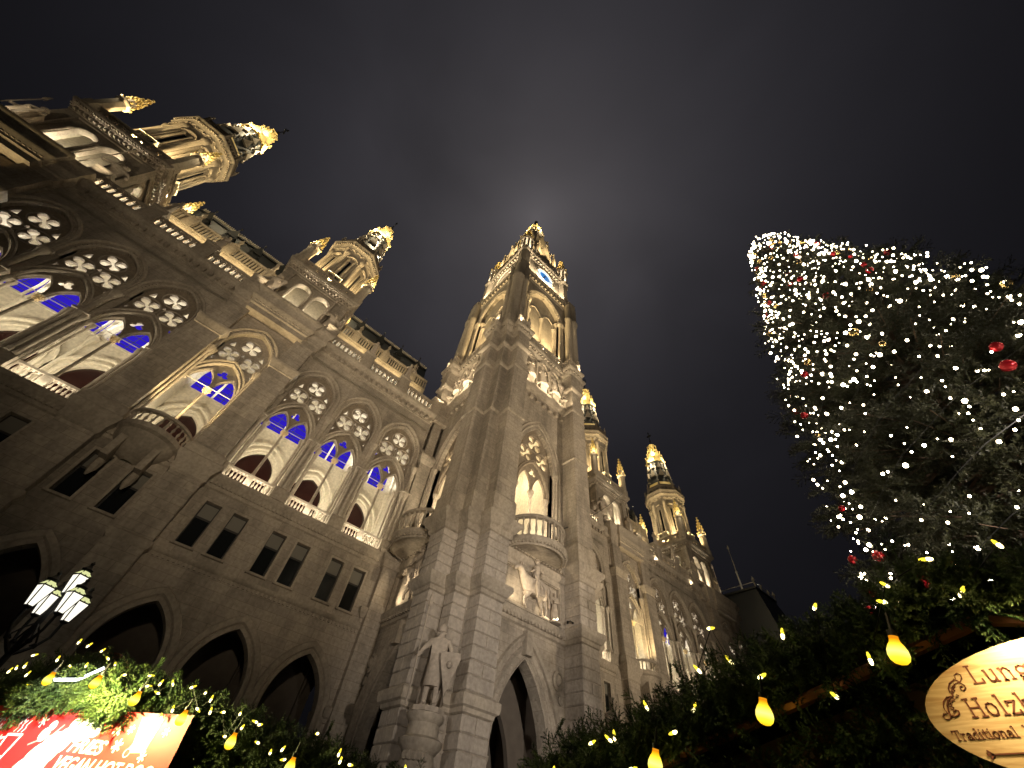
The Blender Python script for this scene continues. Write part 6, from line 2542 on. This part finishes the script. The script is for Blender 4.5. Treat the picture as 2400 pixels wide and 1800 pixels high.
mb.plate(FBn, [(-1.5, 1.35), (.84, 1.35), (.765, 2.185), (-1.5, 2.115)], [], -.02, -.001)
put('cloth', mb.mesh('cloth', REDB), ban)


def text_part(body, u, v, h, width, mat, shear=.28):
    c = bpy.data.curves.new('lettering', 'FONT')
    c.body = body
    c.size = 1.0
    c.shear = shear
    c.offset = .022
    c.extrude = .004
    o = bpy.data.objects.new('lettering', c)
    COL.objects.link(o)
    bpy.context.view_layer.update()
    dg = bpy.context.evaluated_depsgraph_get()
    me = bpy.data.meshes.new_from_object(o.evaluated_get(dg))
    xs = [q.co.x for q in me.vertices]
    ys = [q.co.y for q in me.vertices]
    kx, ky = width / (max(xs) - min(xs)), h / (max(ys) - min(ys))
    for q in me.vertices:
        q.co = FBn(u + (q.co.x - min(xs)) * kx, v + (q.co.y - min(ys)) * ky, .003 + q.co.z * .2)
    me.materials.clear()
    me.materials.append(mat)
    bpy.data.objects.remove(o)
    put('lettering', me, ban)


text_part('FRIES', -.075, 1.925, .078, .29, WHITEP)
text_part('VEGAN HOT DOG', -.095, 1.825, .082, .78, WHITEP)
mb = MB()
for u, v, s in ((-.63, 2.075, .03), (-.825, 2.07, .028), (-.8, 2.0, .028), (-.72, 1.945, .026), (-.9, 1.95, .028), (-.86, 1.89, .026), (-.45, 2.07, .03), (.3, 1.985, .032), (.225, 2.06, .03), (.545, 1.945, .026), (.62, 2.08, .024), (.33, 2.075, .022), (-.95, 2.05, .02)):
    for k in range(3):
        a = .4 + PI * k / 3
        stroke(mb, FBn, [(u - s * math.cos(a), v - s * math.sin(a)), (u + s * math.cos(a), v + s * math.sin(a))], s * .42, .0, .002 + .0003 * k)
put('star_print', mb.mesh('star_print', WHITEP), ban, kind='stuff')
mb = MB()
stroke(mb, FBn, [(-.67, 1.98), (-.655, 1.87), (-.57, 1.86), (-.545, 1.985), (-.67, 1.98)], .014, 0, .002)
stroke(mb, FBn, [(-.67, 1.965), (-.72, 1.955), (-.72, 1.9), (-.662, 1.895)], .012, 0, .0024)
for i in range(3):
    stroke(mb, FBn, [(-.64 + .035 * i, 2.0), (-.63 + .035 * i, 2.02), (-.64 + .035 * i, 2.04), (-.625 + .035 * i, 2.065)], .008, 0, .002)
stroke(mb, FBn, curl((.41, 1.955), .022, .022, PI / 2, 1, 14), .006, 0, .002)
stroke(mb, FBn, [(.405, 1.977), (.42, 2.01)], .007, 0, .0024)
put('mug_print', mb.mesh('mug_print', WHITEP), ban)
mb = MB()
mb.plate(FBn, [(.43, 1.955), (.545, 1.965), (.545, 2.15), (.36, 2.145)], [], 0, .002)
put('cup_print', mb.mesh('cup_print', CREAMP), ban)
mb = MB()
for i, (u, v, r) in enumerate(((-.3, 1.78, .12), (-.27, 1.86, .11), (-.23, 1.93, .095), (-.17, 1.98, .075), (-.06, 2.045, .07), (.0, 2.06, .06), (.045, 2.055, .045), (-.36, 2.0, .04), (-.34, 2.05, .03), (-.16, 2.07, .04))):
    mb.plate(FBn, circ(u, v, r, 20), [], 0, .002 + .0002 * i)
put('white_print', mb.mesh('white_print', WHITEP), ban)
mb = MB()
stroke(mb, FBn, [(-.43, 1.94), (-.34, 1.98), (-.29, 2.0), (-.25, 2.06)], .01, 0, .003)
stroke(mb, FBn, curl((-.1, 2.06), .018, .018, 3.4, .45, 8), .008, 0, .003)
put('line_print', mb.mesh('line_print', GREYP), ban)
# bent white tube lamp that floods the peak and the banner
mb = MB()
mb.tube([tuple(Vector((0, 0, EYE)).lerp(Vector(q), .87)) for q in (FL(-.83, 2.335, .05), FL(-.56, 2.35, .05), FL(-.40, 2.44, .05))], .010, 7)
fl_ = put('tube_lamp', mb.mesh('tube_lamp', TUBE), None, None, 'bent white light tube at the gable peak above the red banner', 'lamp')
spot('banner_lamp', FL(-.1, 2.3, 1.15), FL(-.1, 1.97, .3), 115, (1, .96, .88), 62, .8, .03)
point('fir_lamp', tuple(Vector((0, 0, EYE)).lerp(Vector(FL(-.30, 2.28, .1)), .82)), 110.0, (1, .90, .34), .03)
